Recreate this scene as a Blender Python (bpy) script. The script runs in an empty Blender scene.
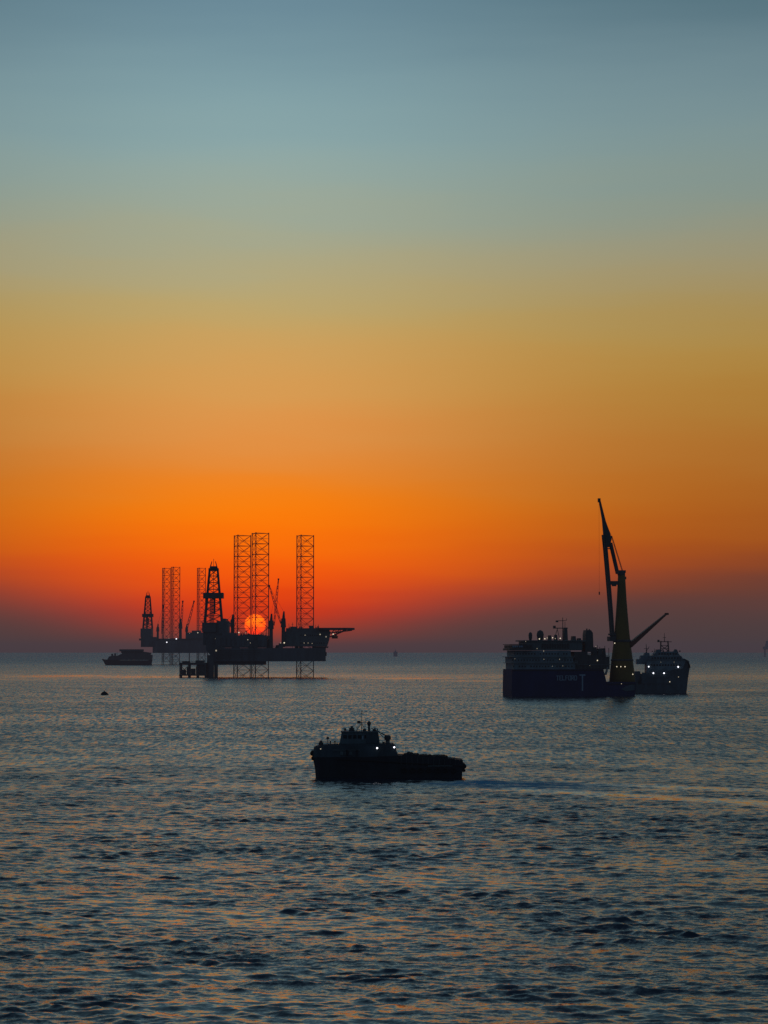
import bpy, bmesh, math, random
import numpy as np
from mathutils import Vector, Matrix

random.seed(7)
rng = np.random.default_rng(11)
S = bpy.context.scene
C = S.collection
R = math.radians

# ------------------------------------------------------------------ camera
F = 2348.0                       # focal length in picture pixels (sun disc = 0.53 deg)
CAM_H = 24.0
HOR = 652.0
PITCH = math.atan((HOR - 512) / F)
cam_d = bpy.data.cameras.new("camera")
cam_d.lens = F * 36.0 / 1024.0
cam_d.sensor_width = 36.0
cam_d.clip_start = 0.5
cam_d.clip_end = 200000.0
cam = bpy.data.objects.new("camera", cam_d)
cam.location = (0, 0, CAM_H)
cam.rotation_euler = (math.pi / 2 + PITCH, 0, 0)
C.objects.link(cam)
S.camera = cam
S.view_settings.view_transform = 'Standard'
S.view_settings.look = 'None'
S.view_settings.exposure = 0
S.view_settings.gamma = 1


def base_at(px, py):
    """sea-level point for a waterline picture position -> location, metres per pixel there"""
    xc = (px - 384) / F
    yc = (512 - py) / F
    dy = math.cos(PITCH) - yc * math.sin(PITCH)
    dz = math.sin(PITCH) + yc * math.cos(PITCH)
    t = CAM_H / -dz
    return (xc * t, dy * t, 0.0), t / F


class Frame:
    """local axes of one thing: U and Z give local coordinates on the plane at depth b that is in use"""

    def __init__(self, loc, s, yaw=0.0, b=0.0):
        self.x0, self.y0, self.s = loc[0], loc[1], s
        self.c, self.n = math.cos(yaw), math.sin(yaw)
        self.b, self.l = b, 0.0

    def at(self, b, x=None):
        self.b = b
        if x is not None:
            self.l = self.U(x)
        return self

    def U(self, x):
        k = (x - 384) / F
        return (k * self.y0 - self.x0 + self.s * self.b * (self.n + k * self.c)) / (self.s * (self.c - k * self.n))

    def Z(self, y):
        d = self.y0 + self.s * (self.l * self.n + self.b * self.c)
        return (CAM_H + (HOR - y) / F * d) / self.s


# ------------------------------------------------------------------ materials
def lin(c):
    return tuple(((v / 255) / 12.92 if v / 255 <= 0.04045 else ((v / 255 + 0.055) / 1.055) ** 2.4) for v in c)


def mat_paint(name, base, rough=0.55, var=0.35, scale=0.35, rust=0.0, metallic=0.0, streak=True, spec=0.2):
    m = bpy.data.materials.new(name)
    m.use_nodes = True
    nt = m.node_tree
    b = nt.nodes["Principled BSDF"]
    tc = nt.nodes.new("ShaderNodeTexCoord")
    mp = nt.nodes.new("ShaderNodeMapping")
    mp.inputs["Scale"].default_value = (1, 1, 0.3 if streak else 1)
    nt.links.new(tc.outputs["Object"], mp.inputs["Vector"])
    n = nt.nodes.new("ShaderNodeTexNoise")
    n.inputs["Scale"].default_value = scale
    n.inputs["Detail"].default_value = 6
    n.inputs["Roughness"].default_value = 0.65
    nt.links.new(mp.outputs["Vector"], n.inputs["Vector"])
    cr = nt.nodes.new("ShaderNodeValToRGB")
    e = cr.color_ramp.elements
    e[0].position = 0.3
    e[0].color = (*[v * (1 - var) for v in base], 1)
    e[1].position = 0.7
    e[1].color = (*[min(1, v * (1 + var)) for v in base], 1)
    if rust > 0:
        r = cr.color_ramp.elements.new(0.22)
        r.color = (0.10 * rust + base[0] * (1 - rust), 0.035 * rust + base[1] * (1 - rust), 0.012 * rust + base[2] * (1 - rust), 1)
    nt.links.new(n.outputs["Fac"], cr.inputs["Fac"])
    nt.links.new(cr.outputs["Color"], b.inputs["Base Color"])
    b.inputs["Roughness"].default_value = rough
    b.inputs["Metallic"].default_value = metallic
    b.inputs["Specular IOR Level"].default_value = spec
    return m


def mat_light(name, col, strength):
    m = bpy.data.materials.new(name)
    m.use_nodes = True
    nt = m.node_tree
    nt.nodes.clear()
    o = nt.nodes.new("ShaderNodeOutputMaterial")
    e = nt.nodes.new("ShaderNodeEmission")
    e.inputs["Color"].default_value = (*col, 1)
    e.inputs["Strength"].default_value = strength
    nt.links.new(e.outputs[0], o.inputs["Surface"])
    return m


M = dict(
    hull_black=mat_paint("black_hull_paint", (0.012, 0.016, 0.021), 0.75, rust=0.25),
    hull_blue=mat_paint("navy_hull_paint", (0.005, 0.015, 0.058), 0.7, 0.25, 0.15, rust=0.15),
    hull_grey=mat_paint("dark_grey_hull_paint", (0.048, 0.072, 0.088), 0.7, 0.3, 0.2, rust=0.2),
    house=mat_paint("weathered_white_paint", (0.16, 0.175, 0.18), 0.6, 0.25, 0.3, rust=0.2),
    house_dim=mat_paint("grey_deckhouse_paint", (0.075, 0.09, 0.095), 0.65, 0.3, 0.2, rust=0.2),
    boat_side=mat_paint("dark_slate_boat_paint", (0.034, 0.047, 0.058), 0.7, 0.4, 0.4, rust=0.3),
    boat_house=mat_paint("slate_grey_cabin_paint", (0.064, 0.086, 0.100), 0.65, 0.35, 0.4, rust=0.25),
    house_blue=mat_paint("blue_grey_deckhouse_paint", (0.10, 0.135, 0.16), 0.65, 0.3, 0.2, rust=0.2),
    steel=mat_paint("dark_structural_steel", (0.05, 0.05, 0.052), 0.6, 0.35, 0.15, rust=0.35),
    legsteel=mat_paint("rusty_leg_steel", (0.075, 0.055, 0.05), 0.65, 0.4, 0.1, rust=0.6),
    rig=mat_paint("rig_grey_paint", (0.07, 0.075, 0.085), 0.6, 0.35, 0.08, rust=0.3),
    yellow=mat_paint("crane_yellow_paint", (0.125, 0.070, 0.012), 0.65, 0.25, 0.12, rust=0.2),
    redboom=mat_paint("red_brown_boom_paint", (0.11, 0.035, 0.022), 0.55, 0.3, 0.2, rust=0.3),
    rubber=mat_paint("black_rubber", (0.012, 0.012, 0.013), 0.85, 0.3, 1.0, streak=False),
    glass=mat_paint("dark_window_glass", (0.01, 0.012, 0.015), 0.08, 0.2, 1.0, streak=False),
    mark=mat_paint("faded_lettering_and_lit_pane", (0.19, 0.23, 0.29), 0.6, 0.2, 0.5),
    haze_tint=mat_paint("haze_tinted_grey_red", (0.34, 0.24, 0.25), 0.8, 0.2, 0.01),  # distance haze put into the base colour as a light grey-red
    orange=mat_paint("orange_lifeboat_shell", (0.22, 0.06, 0.015), 0.45, 0.2, 0.3),
    deck=mat_paint("green_grey_deck_paint", (0.04, 0.055, 0.045), 0.7, 0.3, 0.3, rust=0.3),
    lamp=mat_light("white_work_lamp", (0.92, 0.92, 1.0), 2.2),
    lamp_dim=mat_light("dim_warm_lamp", (1.0, 0.85, 0.62), 0.42),
    lamp_warm=mat_light("warm_work_lamp", (1.0, 0.86, 0.62), 0.95),
)


# ------------------------------------------------------------------ mesh builder
class MB:
    """collects shapes in picture-pixel sized local units; build() scales them to metres"""

    def __init__(self, s=1.0):
        self.v, self.f, self.s, self.smooth = [], [], s, False

    def add(self, vs, fs):
        o = len(self.v)
        self.v += [tuple(p) for p in vs]
        self.f += [tuple(i + o for i in f) for f in fs]
        return self

    def box(self, x0, x1, y0, y1, z0, z1, tx=0.0, ty=0.0):
        """box, top inset by tx / ty on each side"""
        vs = [(x0, y0, z0), (x1, y0, z0), (x1, y1, z0), (x0, y1, z0),
              (x0 + tx, y0 + ty, z1), (x1 - tx, y0 + ty, z1), (x1 - tx, y1 - ty, z1), (x0 + tx, y1 - ty, z1)]
        return self.add(vs, [(0, 3, 2, 1), (4, 5, 6, 7), (0, 1, 5, 4), (1, 2, 6, 5), (2, 3, 7, 6), (3, 0, 4, 7)])

    def bar(self, a, b, r, r2=None, n=4):
        a, b = Vector(a), Vector(b)
        r2 = r if r2 is None else r2
        d = (b - a)
        if d.length < 1e-6:
            return self
        d.normalize()
        u = d.cross(Vector((0, 0, 1)))
        if u.length < 1e-3:
            u = d.cross(Vector((0, 1, 0)))
        u.normalize()
        w = d.cross(u)
        vs = []
        for p, rr in ((a, r), (b, r2)):
            for k in range(n):
                t = 2 * math.pi * (k + 0.5) / n
                vs.append(p + (u * math.cos(t) + w * math.sin(t)) * rr)
        fs = [tuple(range(n - 1, -1, -1)), tuple(range(n, 2 * n))]
        fs += [(k, (k + 1) % n, n + (k + 1) % n, n + k) for k in range(n)]
        return self.add(vs, fs)

    def lathe(self, cx, cy, prof, n=20):
        """prof: list of (radius, z)"""
        vs, fs = [], []
        for r, z in prof:
            for k in range(n):
                t = 2 * math.pi * k / n
                vs.append((cx + r * math.cos(t), cy + r * math.sin(t), z))
        for i in range(len(prof) - 1):
            for k in range(n):
                fs.append((i * n + k, i * n + (k + 1) % n, (i + 1) * n + (k + 1) % n, (i + 1) * n + k))
        fs.append(tuple(range(n - 1, -1, -1)))
        m = (len(prof) - 1) * n
        fs.append(tuple(range(m, m + n)))
        return self.add(vs, fs)

    def ball(self, c, r, rz=None, n=10):
        rz = rz or r
        prof = []
        m = max(6, n // 2 + 2)
        for i in range(m + 1):
            t = -math.pi / 2 + math.pi * i / m
            prof.append((max(r * math.cos(t), r * 0.02), c[2] + rz * math.sin(t)))
        return self.lathe(c[0], c[1], prof, n)

    def prism(self, poly, y0, y1):
        """polygon of (x, z) extruded in depth"""
        n = len(poly)
        vs = [(x, y0, z) for x, z in poly] + [(x, y1, z) for x, z in poly]
        fs = [tuple(range(n)), tuple(range(2 * n - 1, n - 1, -1))]
        fs += [((k + 1) % n, k, n + k, n + (k + 1) % n) for k in range(n)]
        return self.add(vs, fs)

    def slab(self, poly, z0, z1):
        """polygon of (x, y) extruded upward"""
        n = len(poly)
        vs = [(x, y, z0) for x, y in poly] + [(x, y, z1) for x, y in poly]
        fs = [tuple(range(n - 1, -1, -1)), tuple(range(n, 2 * n))]
        fs += [(k, (k + 1) % n, n + (k + 1) % n, n + k) for k in range(n)]
        return self.add(vs, fs)

    def hull(self, st):
        """stations: (u_deck, u_wl, half_deck, half_wl, z_deck); lofts a hull reaching below the water"""
        rings = []
        for ud, uw, hd, hw, zd in st:
            zm = zd * 0.5
            um, hm = ud * 0.4 + uw * 0.6, hd * 0.45 + hw * 0.55
            ring = [(ud, -hd, zd), (um, -hm, zm), (uw, -hw, 0), (uw, -hw * 0.8, -6),
                    (uw, hw * 0.8, -6), (uw, hw, 0), (um, hm, zm), (ud, hd, zd)]
            rings.append(ring)
        n = 8
        vs = [p for r in rings for p in r]
        fs = []
        for i in range(len(rings) - 1):
            for k in range(n):
                fs.append((i * n + k, i * n + (k + 1) % n, (i + 1) * n + (k + 1) % n, (i + 1) * n + k))
        fs.append(tuple(range(n)))
        m = (len(rings) - 1) * n
        fs.append(tuple(range(m + n - 1, m - 1, -1)))
        return self.add(vs, fs)

    def loft(self, st):
        """stations: (u_low, u_top, half_low, half_top, z_low, z_top)"""
        vs, fs = [], []
        for ul, ut, hl, ht, z0, z1 in st:
            vs += [(ul, -hl, z0), (ut, -ht, z1), (ut, ht, z1), (ul, hl, z0)]
        for i in range(len(st) - 1):
            for k in range(4):
                fs.append((i * 4 + k, i * 4 + (k + 1) % 4, i * 4 + 4 + (k + 1) % 4, i * 4 + 4 + k))
        fs.append((0, 1, 2, 3))
        m = (len(st) - 1) * 4
        fs.append((m + 3, m + 2, m + 1, m))
        return self.add(vs, fs)

    def rail(self, pts, h, r=0.12, step=4.0, rows=2):
        """guard rail along a polyline of 3-D points"""
        for a, b in zip(pts[:-1], pts[1:]):
            a, b = Vector(a), Vector(b)
            n = max(1, int((b - a).length / step))
            for k in range(n + 1):
                p = a.lerp(b, k / n)
                self.bar(p, p + Vector((0, 0, h)), r)
            for q in range(rows):
                z = Vector((0, 0, h * (q + 1) / rows))
                self.bar(a + z, b + z, r)
        return self

    def build(self, name, mat, parent=None, smooth=False):
        me = bpy.data.meshes.new(name)
        me.from_pydata([(x * self.s, y * self.s, z * self.s) for x, y, z in self.v], [], self.f)
        bm = bmesh.new()
        bm.from_mesh(me)
        bmesh.ops.recalc_face_normals(bm, faces=bm.faces)
        bm.to_mesh(me)
        bm.free()
        me.materials.append(mat)
        if smooth:
            for p in me.polygons:
                p.use_smooth = True
        o = bpy.data.objects.new(name, me)
        C.objects.link(o)
        if parent:
            o.parent = parent
        return o


def thing(name, label, cat, loc, rotz=0.0, group=None):
    o = bpy.data.objects.new(name, None)
    o.empty_display_size = 1
    C.objects.link(o)
    o.location = loc
    o.rotation_euler = (0, 0, rotz)
    o["label"] = label
    o["category"] = cat
    if group:
        o["group"] = group
    return o


def tag(o, label, cat, group=None):
    o["label"] = label
    o["category"] = cat
    if group:
        o["group"] = group
    return o


def lamp(parent, s, p, r=0.9, kind='lamp'):
    """a floodlight: round lens in a small housing on a bracket"""
    r *= 0.72
    lens = MB(s).ball(p, r, n=10).build("work_light", M[kind], parent, smooth=True)
    MB(s).box(p[0] - r * 0.8, p[0] + r * 0.8, p[1] + r * 0.6, p[1] + r * 1.7, p[2] - r * 0.7, p[2] + r * 0.7).build("lamp_housing", M['steel'], lens)
    return lens


# ------------------------------------------------------------------ world sky
def elev(y):
    return math.degrees(PITCH + math.atan((512 - y) / F))


SUN_AZ = math.degrees(math.atan((255.2 - 384) / F))
SUN_EL = elev(624.8)
near = {652: (84, 58, 62), 646: (98, 58, 56), 640: (126, 56, 46), 630: (172, 54, 28), 620: (204, 50, 9), 608: (224, 53, 1), 590: (241, 74, 0), 565: (252, 94, 0), 540: (254, 114, 0), 515: (254, 125, 0),
        495: (246, 130, 16), 470: (233, 136, 47), 430: (224, 147, 73), 390: (217, 156, 82), 350: (205, 161, 93), 310: (190, 166, 106),
        270: (177, 167, 126), 230: (161, 168, 146), 190: (150, 169, 160), 130: (136, 167, 171), 60: (121, 152, 162), 0: (102, 134, 150)}
far = {652: (70, 58, 62), 646: (71, 59, 62), 640: (72, 60, 61), 620: (78, 60, 60), 600: (92, 60, 56), 585: (108, 60, 46), 570: (132, 66, 36), 555: (148, 74, 28), 540: (158, 81, 25), 500: (167, 96, 30), 450: (171, 111, 44),
       400: (170, 122, 50), 350: (174, 136, 66), 310: (166, 140, 82), 270: (158, 147, 112), 230: (143, 148, 130), 190: (132, 148, 139), 130: (122, 147, 151),
       60: (107, 133, 143), 0: (82, 112, 124)}

w = bpy.data.worlds.new("World")
S.world = w
w.use_nodes = True
nt = w.node_tree
nt.nodes.clear()
N, L = nt.nodes.new, nt.links.new


def math_n(op, a, b=None, c=None, clamp=False, tree=None):
    t = tree or nt
    n = t.nodes.new("ShaderNodeMath")
    n.operation = op
    n.use_clamp = clamp
    for i, v in enumerate((a, b, c)):
        if v is None:
            continue
        if isinstance(v, (int, float)):
            n.inputs[i].default_value = v
        else:
            t.links.new(v, n.inputs[i])
    return n.outputs[0]


def smooth_n(v, a, b, lo=0.0, hi=1.0, tree=None):
    t = tree or nt
    n = t.nodes.new("ShaderNodeMapRange")
    n.interpolation_type = 'SMOOTHSTEP'
    n.inputs["From Min"].default_value = a
    n.inputs["From Max"].default_value = b
    n.inputs["To Min"].default_value = lo
    n.inputs["To Max"].default_value = hi
    t.links.new(v, n.inputs["Value"])
    return n.outputs["Result"]


def mix_n(fac, a, b, tree=None, mode='MIX'):
    t = tree or nt
    n = t.nodes.new("ShaderNodeMix")
    n.data_type = 'RGBA'
    n.blend_type = mode
    n.clamp_factor = True
    for i, v in ((0, fac), (6, a), (7, b)):
        if isinstance(v, (int, float)):
            n.inputs[i].default_value = v
        elif isinstance(v, tuple):
            n.inputs[i].default_value = (*v, 1)
        else:
            t.links.new(v, n.inputs[i])
    return n.outputs[2]


tc = N("ShaderNodeTexCoord")
sp = N("ShaderNodeSeparateXYZ")
L(tc.outputs["Generated"], sp.inputs[0])
el = math_n('MULTIPLY', math_n('ARCSINE', sp.outputs[2]), 180 / math.pi)
az = math_n('MULTIPLY', math_n('ARCTAN2', sp.outputs[0], sp.outputs[1]), 180 / math.pi)
daz = math_n('SUBTRACT', az, SUN_AZ)
adaz = math_n('ABSOLUTE', daz)
# faint layered haze bands: shift the elevation a little
cmb = N("ShaderNodeCombineXYZ")
L(math_n('MULTIPLY', az, 0.09), cmb.inputs[0])
L(math_n('MULTIPLY', el, 0.75), cmb.inputs[1])
nz = N("ShaderNodeTexNoise")
nz.inputs["Scale"].default_value = 1.0
nz.inputs["Detail"].default_value = 3
L(cmb.outputs[0], nz.inputs["Vector"])
shift = math_n('MULTIPLY', math_n('SUBTRACT', nz.outputs["Fac"], 0.5), 1.25)
shift = math_n('MULTIPLY', shift, smooth_n(el, 0.1, 1.5))
el2 = math_n('ADD', el, shift)
EMAX = 17.0
t = math_n('DIVIDE', el2, EMAX, clamp=True)


def ramp(tab):
    cr = N("ShaderNodeValToRGB")
    cr.color_ramp.interpolation = 'B_SPLINE'
    e = cr.color_ramp.elements
    items = sorted((max(0.0, min(1.0, elev(y) / EMAX)), c) for y, c in tab.items())
    e[0].position = items[0][0]
    e[0].color = (*lin(items[0][1]), 1)
    e[1].position = items[-1][0]
    e[1].color = (*lin(items[-1][1]), 1)
    for p, c in items[1:-1]:
        q = e.new(p)
        q.color = (*lin(c), 1)
    L(t, cr.inputs["Fac"])
    return cr.outputs["Color"]


g = math_n('DIVIDE', daz, smooth_n(el, 0.5, 2.3, 3.4, 7.1))
gl = math_n('EXPONENT', math_n('MULTIPLY', math_n('MULTIPLY', g, g), -1.0))
col = mix_n(gl, ramp(far), ramp(near))
# away from the sunset the warm band fades into dusk blue; higher up the sky deepens
col = mix_n(smooth_n(adaz, 10, 60, 0, 1), col, lin((74, 102, 122)))
col = mix_n(smooth_n(el, 16.0, 60.0), col, lin((52, 72, 98)))
# sun disc, yellow above, red in the haze below
sv = Vector((math.sin(R(SUN_AZ)) * math.cos(R(SUN_EL)), math.cos(R(SUN_AZ)) * math.cos(R(SUN_EL)), math.sin(R(SUN_EL))))
dist = math_n('SQRT', math_n('ADD', math_n('POWER', math_n('ABSOLUTE', daz), 2.0), math_n('POWER', math_n('ABSOLUTE', math_n('SUBTRACT', el, SUN_EL)), 2.0)))
disc = smooth_n(dist, 0.272, 0.236)
dcol = mix_n(smooth_n(el, SUN_EL - 0.22, SUN_EL + 0.16), (1.7, 0.035, 0.0), (2.5, 0.34, 0.0))
dcol = mix_n(smooth_n(dist, 0.10, 0.26), dcol, mix_n(0.45, dcol, (1.6, 0.08, 0.0)))
col = mix_n(disc, col, dcol)
halo = smooth_n(dist, 1.1, 0.2, 0.0, 0.11)
col = mix_n(halo, col, mix_n(1.0, col, (0.25, 0.012, 0.0), mode='ADD'))
bg = N("ShaderNodeBackground")
L(col, bg.inputs["Color"])
bg.inputs["Strength"].default_value = 1.0
sky = N("ShaderNodeTexSky")
sky.sky_type = 'NISHITA'
sky.sun_disc = False
sky.sun_elevation = R(SUN_EL)
sky.sun_rotation = R(SUN_AZ)
sky.dust_density = 1.0
bg2 = N("ShaderNodeBackground")
L(sky.outputs[0], bg2.inputs["Color"])
bg2.inputs["Strength"].default_value = 0.001
ad = N("ShaderNodeAddShader")
L(bg.outputs[0], ad.inputs[0])
L(bg2.outputs[0], ad.inputs[1])
out = N("ShaderNodeOutputWorld")
L(ad.outputs[0], out.inputs["Surface"])

# the low sun, dimmed by the haze to a soft orange glow
sl = bpy.data.lights.new("sun", 'SUN')
sl.energy = 0.003
sl.angle = R(9)
sl.color = (1.0, 0.42, 0.10)
so = bpy.data.objects.new("sun", sl)
so.rotation_euler = (-sv).to_track_quat('-Z', 'Y').to_euler()
so.location = (0, 0, 300)
C.objects.link(so)


# ------------------------------------------------------------------ sea
def sea():
    r1 = [4, 12, 30, 60, 90]
    q = 112.0
    rows = []
    while q < 1500:
        rows.append(q); q *= 1.00125
    while q < 3200:
        rows.append(q); q *= 1.0022
    while q < 12000:
        rows.append(q); q *= 1.012
    while q < 90000:
        rows.append(q); q *= 1.08
    rad = np.array(r1 + rows)
    dr = np.gradient(rad)
    d = np.arange(-11.2, 11.2001, 0.036)
    side = [11.2 + 0.05 * (1.23 ** k) * 1.0 for k in range(1, 45)]
    side = np.array([a for a in side if a < 176] + [180.0])
    side2 = -side[::-1][1:]
    ang = np.radians(np.concatenate([side2, d, side]))        # -~176 .. 180
    nr, na = len(rad), len(ang)
    dang = np.gradient(ang)
    A, RR = np.meshgrid(ang, rad)
    DA, DR = np.meshgrid(dang, dr)
    X = (RR * np.sin(A)).astype(np.float32)
    Y = (RR * np.cos(A)).astype(np.float32)
    # across the line of sight the mesh is fine; the radial step limits what it can carry
    spc = np.maximum(DR, np.minimum(RR * DA, 1e5) * 0.8).astype(np.float32)
    H = np.zeros_like(X); DX = np.zeros_like(X); DY = np.zeros_like(X)
    MS = np.zeros_like(X)
    NC = 130
    lam = np.exp(np.linspace(math.log(0.42), math.log(15.0), NC)) * np.exp(rng.normal(0, 0.03, NC))
    base_dir = R(-112)
    tot = 0.037
    for i in range(NC):
        l = lam[i]
        k = 2 * math.pi / l
        th = base_dir + rng.normal(0, 0.85 if l < 3.5 else 0.6)
        kx, ky = k * math.cos(th), k * math.sin(th)
        wgt = 1.0 if l < 2.2 else math.exp(-((l - 2.2) / 4.2) ** 2)
        if l < 0.9:
            wgt *= 0.8
        slope = math.sqrt(2 * tot / NC * wgt) * (0.6 + 0.8 * rng.random())
        a = slope / k
        ph = rng.random() * 6.2832
        lod = np.clip((l / spc - 1.6) / 1.8, 0, 1)
        arg = (kx * X + ky * Y + ph).astype(np.float32)
        s, c = np.sin(arg), np.cos(arg)
        s *= lod; c *= lod
        H += a * c
        DX -= (a * kx / k * 0.85) * s
        DY -= (a * ky / k * 0.85) * s
        MS += (slope * slope / 2) * (lod * lod)
    # steeper wavelets running in groups
    ENV = np.zeros_like(X)
    for i in range(16):
        l = math.exp(rng.uniform(math.log(7), math.log(34)))
        th = rng.random() * 6.2832
        ENV += np.cos(2 * math.pi / l * (math.cos(th) * X * 0.8 + math.sin(th) * Y) + rng.random() * 6.2832).astype(np.float32)
    ENV = np.clip(0.35 + ENV / 4.0, 0, 1.5)
    NG = 40
    for i in range(NG):
        l = math.exp(rng.uniform(math.log(0.9), math.log(3.6)))
        k = 2 * math.pi / l
        th = R(-98) + rng.normal(0, 0.5)
        kx, ky = k * math.cos(th), k * math.sin(th)
        slope = math.sqrt(2 * 0.024 / NG) * (0.6 + 0.8 * rng.random())
        a = slope / k
        lod = np.clip((l / spc - 1.6) / 1.8, 0, 1) * ENV
        arg = (kx * X + ky * Y + rng.random() * 6.2832).astype(np.float32)
        s, c = np.sin(arg) * lod, np.cos(arg) * lod
        H += a * c
        DX -= (a * kx / k * 0.9) * s
        DY -= (a * ky / k * 0.9) * s
    # gust patches: slowly varying strength of the chop
    G = np.zeros_like(X)
    for i in range(14):
        l = 25.0 * (1.28 ** i) * 1.0
        th = rng.random() * 6.28
        G += np.cos(2 * math.pi / l * (math.cos(th) * X * 0.6 + math.sin(th) * Y) + rng.random() * 6.28).astype(np.float32)
    G = 1.0 + 0.085 * np.clip(G, -4, 4)
    # the water lies calmer further out
    G *= (1.0 - 0.6 * np.clip((RR - 220) / 500, 0, 1)).astype(np.float32)
    # wake of the passing boat: flattened, aerated water behind its stern
    (wx0, wy0, _), _s = base_at(458, 782)
    (wx1, wy1, _), _s = base_at(800, 798)
    ux, uy = wx1 - wx0, wy1 - wy0
    ln = math.hypot(ux, uy); ux /= ln; uy /= ln
    al = (X - wx0) * ux + (Y - wy0) * uy
    ac = -(X - wx0) * uy + (Y - wy0) * ux
    wob = 0.6 * np.sin(al * 0.35) + 0.5 * np.sin(al * 0.13 + 1)
    half = 12.0 + 0.12 * np.clip(al, 0, 200)
    W = np.clip(1 - ((ac + wob) / half) ** 2, 0, 1) * np.clip((al + 4) / 4, 0, 1) * np.clip(1.5 - al / 26.0, 0, 1)
    core = W
    slick = np.clip(1 - ((np.abs(ac + wob) - half * 0.75) / (half * 0.40)) ** 2, 0, 1) * np.clip((al - 14) / 16, 0, 1)
    # pale smooth lanes drifting near the rig and the ships
    LN = np.zeros_like(X)
    for px, py, hw, hd in ((60, 676.0, 52, 150), (150, 677.0, 60, 90), (415, 678.5, 55, 90), (476, 681.0, 42, 70), (712, 692.6, 30, 30), (740, 690, 40, 40), (640, 799, 60, 3)):
        (lx, ly, _), ls = base_at(px, py)
        LN = np.maximum(LN, np.clip(1 - ((X - lx) / (hw * ls)) ** 2 - ((Y - ly + 0.04 * hd * np.sin(X * 0.09)) / hd) ** 2, 0, 1))
    LN = LN.astype(np.float32)
    calm = (1 - 0.75 * np.clip(slick, 0, 1)) * (1 - 0.55 * LN)
    H *= G * calm; DX *= G * calm; DY *= G * calm
    V = np.stack([X + DX, Y + DY, H], -1).reshape(-1, 3)
    # the far rim just drops nothing: flat to the horizon
    chop = np.sqrt(np.maximum(tot * 0.9 - MS * 0.9, 0) + 0.004) * G * calm
    idx = np.arange(nr * na).reshape(nr, na)
    a0, a1 = idx[:-1, :-1].ravel(), idx[:-1, 1:].ravel()
    b0, b1 = idx[1:, :-1].ravel(), idx[1:, 1:].ravel()
    quads = np.stack([a0, b0, b1, a1], -1)
    # close the ring behind the camera
    qa = np.stack([idx[:-1, -1], idx[1:, -1], idx[1:, 0], idx[:-1, 0]], -1)
    quads = np.concatenate([quads, qa])[:, ::-1]
    nf = len(quads)
    me = bpy.data.meshes.new("sea")
    me.vertices.add(len(V) + 1)
    me.vertices.foreach_set("co", np.concatenate([V, [[0, 0, 0]]]).astype(np.float32).ravel())
    tri = np.stack([idx[0, :], np.roll(idx[0, :], -1), np.full(na, len(V))], -1)
    loops = np.concatenate([quads.ravel(), tri[:, ::-1].ravel()]).astype(np.int32)
    me.loops.add(len(loops))
    me.loops.foreach_set("vertex_index", loops)
    me.polygons.add(nf + na)
    st = np.concatenate([np.arange(nf) * 4, nf * 4 + np.arange(na) * 3]).astype(np.int32)
    me.polygons.foreach_set("loop_start", st)
    me.polygons.foreach_set("use_smooth", np.ones(nf + na, dtype=bool))
    for nm, arr in (("chop", chop), ("wake", core), ("slick", slick), ("lane", LN)):
        at = me.attributes.new(nm, 'FLOAT', 'POINT')
        at.data.foreach_set("value", np.concatenate([arr.ravel(), [0.0]]).astype(np.float32))
    me.update(calc_edges=True)
    me.validate()
    o = bpy.data.objects.new("sea", me)
    C.objects.link(o)
    o["kind"] = "structure"

    m = bpy.data.materials.new("sea_water")
    m.use_nodes = True
    t = m.node_tree
    b = t.nodes["Principled BSDF"]
    geo = t.nodes.new("ShaderNodeNewGeometry")

    def attr(nm):
        n = t.nodes.new("ShaderNodeAttribute")
        n.attribute_name = nm
        return n.outputs["Fac"]

    def noise(scale, detail, vec_scale=(1, 1, 1), rough=0.55):
        mp = t.nodes.new("ShaderNodeMapping")
        mp.inputs["Scale"].default_value = vec_scale
        t.links.new(geo.outputs["Position"], mp.inputs["Vector"])
        n = t.nodes.new("ShaderNodeTexNoise")
        n.inputs["Scale"].default_value = scale
        n.inputs["Detail"].default_value = detail
        n.inputs["Roughness"].default_value = rough
        t.links.new(mp.outputs[0], n.inputs["Vector"])
        return n

    nw = noise(0.35, 4.0, (0.4, 1, 1), 0.6)
    wake = math_n('MULTIPLY', attr("wake"), smooth_n(nw.outputs["Fac"], 0.38, 0.58, 0.1, 1.15, tree=t), tree=t)
    nf1 = noise(5.0, 4.0, (0.7, 1, 1), 0.62)
    nf3 = noise(1.3, 3.0, (0.6, 1, 1), 0.6)
    nf2 = noise(0.11, 2.0, (0.45, 1, 1))          # wave groups
    big = noise(0.010, 3.0, (0.22, 1, 1))           # wind lanes far out
    sub = t.nodes.new("ShaderNodeVectorMath"); sub.operation = 'SUBTRACT'
    avg = t.nodes.new("ShaderNodeVectorMath"); avg.operation = 'ADD'
    t.links.new(nf1.outputs["Color"], avg.inputs[0]); t.links.new(nf3.outputs["Color"], avg.inputs[1])
    t.links.new(avg.outputs[0], sub.inputs[0]); sub.inputs[1].default_value = (1.0, 1.0, 1.0)
    lane = smooth_n(big.outputs["Fac"], 0.36, 0.66, 0.86, 1.14, tree=t)
    grp = smooth_n(nf2.outputs["Fac"], 0.3, 0.7, 0.6, 1.4, tree=t)
    amp = math_n('MULTIPLY', attr("chop"), math_n('MULTIPLY', lane, grp, tree=t), tree=t)
    # long calm slick lying across the sea between the rig and the ship
    psp = t.nodes.new("ShaderNodeSeparateXYZ")
    t.links.new(geo.outputs["Position"], psp.inputs[0])
    sn = noise(0.0035, 3.0, (1.0, 0.3, 1))
    yy = math_n('ADD', psp.outputs[1], math_n('MULTIPLY', math_n('SUBTRACT', sn.outputs["Fac"], 0.5, tree=t), 900.0, tree=t), tree=t)
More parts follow.
